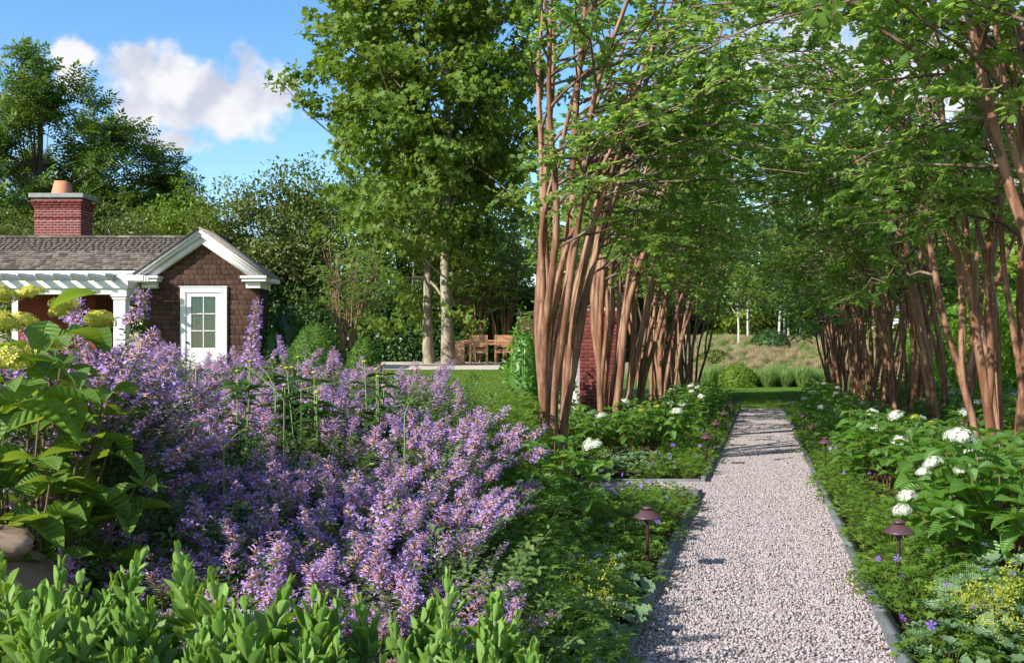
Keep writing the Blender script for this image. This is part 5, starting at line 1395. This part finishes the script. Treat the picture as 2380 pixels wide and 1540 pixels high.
def flower5():
    V = [(0, 0, 0)]; F = []
    for k in range(5):
        a = k * 1.2566; i = len(V)
        for da, rr, z in ((-.32, .55, .1), (-.42, .85, .14), (-.12, 1.0, .12), (.12, 1.0, .12), (.42, .85, .14), (.32, .55, .1)): V.append((math.cos(a + da) * rr, math.sin(a + da) * rr, z))
        F += [(0, i, i + 5), (i, i + 1, i + 5), (i + 5, i + 1, i + 4), (i + 1, i + 2, i + 4), (i + 2, i + 3, i + 4)]
    return one((np.array(V, float), np.array(F)), 'cranesbill_flower', P_GER)
FLOW = flower5()
def mantle_flowers():
    rg = np.random.default_rng(3); mb = MB(); n = 260; c = rg.normal(0, 1, (14, 3)) * np.array([.05, .05, .035]) + np.array([0, 0, .06]); P = c[rg.integers(0, 14, n)] + rg.normal(0, .014, (n, 3))
    mb.scatter(T_QUAD, frames(rg.normal(size=(n, 3)), rg.normal(size=(n, 3)) + np.array([0, 0, 1]), rg.uniform(.006, .013, n)), P); return mb.mesh('mantle_flowers', P_ALC)
MFL = mantle_flowers()
def bedding():
    fol = [cranesbill_foliage(k) for k in range(4)]
    def cran(u, y, s, nfl, lab, grp, spill=0.0):
        x = u + PATH_K * y
        t = thing('cranesbill', lab, 'plant', (x, y, float(zright(y)) + .03), rnd.uniform(0, 6.28), grp, s)
        obj('foliage', fol[rnd.randrange(4)], t)["kind"] = 'stuff'
        for k in range(nfl):
            a = rnd.uniform(0, 6.28); rr = rnd.uniform(.05, .3); z = rnd.uniform(.2, .36)
            obj('flower', FLOW, t, None, (math.cos(a) * rr, math.sin(a) * rr, z), (rnd.gauss(.6, .5), rnd.gauss(0, .5), rnd.uniform(0, 6)), rnd.uniform(.019, .027) / s)
    la = 'violet flowered cranesbill spilling over the edging by the garden house side'; lb = 'violet flowered cranesbill spilling over the edging by the white hydrangeas'
    y = 4.7
    while y < 30:
        for u0 in (-1.02, -1.42, -1.85, -2.25):
            u = u0 + rnd.uniform(-.1, .1); yy = y + rnd.uniform(-.15, .15)
            if SIDE0 - .25 < yy < SIDE1 + .2 and u > -1.75: continue
            x = u + PATH_K * yy
            if x < .12 or (u < -1.5 and yy > 13): continue
            if u < -1.75 and yy > 9: continue
            cran(u, yy, rnd.uniform(.85, 1.15), rnd.choice([0, 1, 1, 2, 3]) if yy < 24 else 3, la, 'cranesbill along the garden house side')
        y += .42 + .012 * y
    y = 4.7
    while y < 30:
        for u0 in (1.0, 1.38, 1.8, 2.2):
            u = u0 + rnd.uniform(-.1, .1); yy = y + rnd.uniform(-.15, .15)
            if (u > 1.55 and yy > 6.7) or (u > 1.3 and yy > 9.5) : continue
            cran(u, yy, rnd.uniform(.85, 1.15), rnd.choice([0, 1, 2, 2, 3]) if yy < 22 else 3, lb, 'cranesbill along the hydrangea side')
        y += .42 + .012 * y
    # leafy cover on the short slope between the two gardens
    y = 4.4
    while y < 13.5:
        for x in ((.13,) if y < 5.6 else (.16, .42) if y < 9 else (-.05, .2, .42)):
            t = thing('cranesbill', 'cranesbill foliage covering the short slope below the catmint', 'plant', (x + rnd.uniform(-.06, .06), y + rnd.uniform(-.1, .1), gzf(x, y) + .02), rnd.uniform(0, 6.28), 'cranesbill on the slope', rnd.uniform(.9, 1.15))
            obj('foliage', fol[rnd.randrange(4)], t)["kind"] = 'stuff'
        y += .42
    def mantle(x, y, s, lab, nl=22, fl=2):
        t = thing('ladys_mantle', lab, 'plant', (x, y, float(zright(y)) + .03), rnd.uniform(0, 6.28), "lady's mantle clumps", s)
        for k in range(nl):
            f = math.sqrt((k + .5) / nl); a = k * 2.4; rr = .28 * f; z = .24 * (1 - .7 * f * f) + rnd.uniform(-.03, .04)
            leaf_at(t, ALC_LEAVES[rnd.randrange(3)], (math.cos(a) * rr, math.sin(a) * rr, z), a + rnd.gauss(0, .5), rnd.uniform(-.5, .25), rnd.uniform(.10, .155), rnd.uniform(-.3, .3))
        for k in range(fl):
            a = rnd.uniform(0, 6.28); o = obj('flower_spray', MFL, t, None, (math.cos(a) * .2, math.sin(a) * .2, .22), (rnd.gauss(0, .3), rnd.gauss(0, .3), a), rnd.uniform(.9, 1.4)); o["kind"] = 'stuff'
    near = "blue green lady's mantle clump beside the hydrangea before the side path"
    for (px, y, s, fl) in ((1235, 5.1, 1.15, 3), (1330, 5.0, 1.0, 4), (1240, 5.7, 1.1, 1), (1310, 5.75, 1.1, 1), (1395, 5.35, .9, 2), (1225, 6.4, 1.1, 0), (1340, 6.5, 1.0, 0), (1260, 7.1, 1.0, 0), (1400, 6.3, .9, 1), (1250, 4.6, 1.0, 5)): mantle(W(px, 0, y).x, y, s, near, 22, fl)
    far = "blue green lady's mantle clump at the foot of the crape myrtle past the side path"
    for (px, y, s, fl) in ((1385, 12.7, 1.1, 1), (1425, 12.9, 1.0, 2), (1470, 12.8, 1.0, 1), (1405, 13.8, 1.1, 1), (1450, 13.9, 1.1, 1), (1500, 13.5, 1.0, 0), (1375, 12.2, 1, 0), (1520, 12.9, .9, 1)): mantle(W(px, 0, y).x, y, s, far, 20, fl)
    other = "lady's mantle clump in the bed below the largest white hydrangea"
    for (px, y, s, fl) in ((2330, 5.6, 1.1, 1), (2270, 5.3, 1.0, 3), (2365, 6.1, 1.1, 0), (2340, 5.0, 1.0, 4), (2240, 4.8, .9, 2)): mantle(W(px, 0, y).x, y, s, other, 22, fl)
    # brown leaves on the soil along the edging
    rg = np.random.default_rng(8); n = 900; sd_ = rg.choice([-1, 1], n, p=[.65, .35]); u = sd_ * rg.uniform(.76, 1.4, n); y = rg.uniform(4.4, 13, n)
    P = np.stack([u + PATH_K * y, y, zright(y) + .03 + rg.uniform(0, .03, n)], -1)
    mb = MB(); mb.scatter(T_LEAF, frames(np.stack([rg.normal(size=n), rg.normal(size=n), rg.normal(0, .2, n)], -1), np.array([0, 0, 1.0]) + rg.normal(0, .35, (n, 3)), rg.uniform(.03, .06, n)), P)
    n = 70; y = rg.uniform(4.8, 16, n); u = np.sign(rg.normal(size=n)) * (.68 - np.abs(rg.normal(0, .16, n))); P = np.stack([u + PATH_K * y, y, zright(y) + .056], -1)
    mb.scatter(T_LEAF, frames(np.stack([rg.normal(size=n), rg.normal(size=n), rg.normal(0, .15, n)], -1), np.array([0, 0, 1.0]) + rg.normal(0, .3, (n, 3)), rg.uniform(.02, .045, n)), P)
    o = obj('leaf_litter', mb.mesh('leaf_litter', DEAD)); tag(o, 'brown fallen leaves on the soil beside the edging', 'leaf litter', None, 'stuff')
bedding()
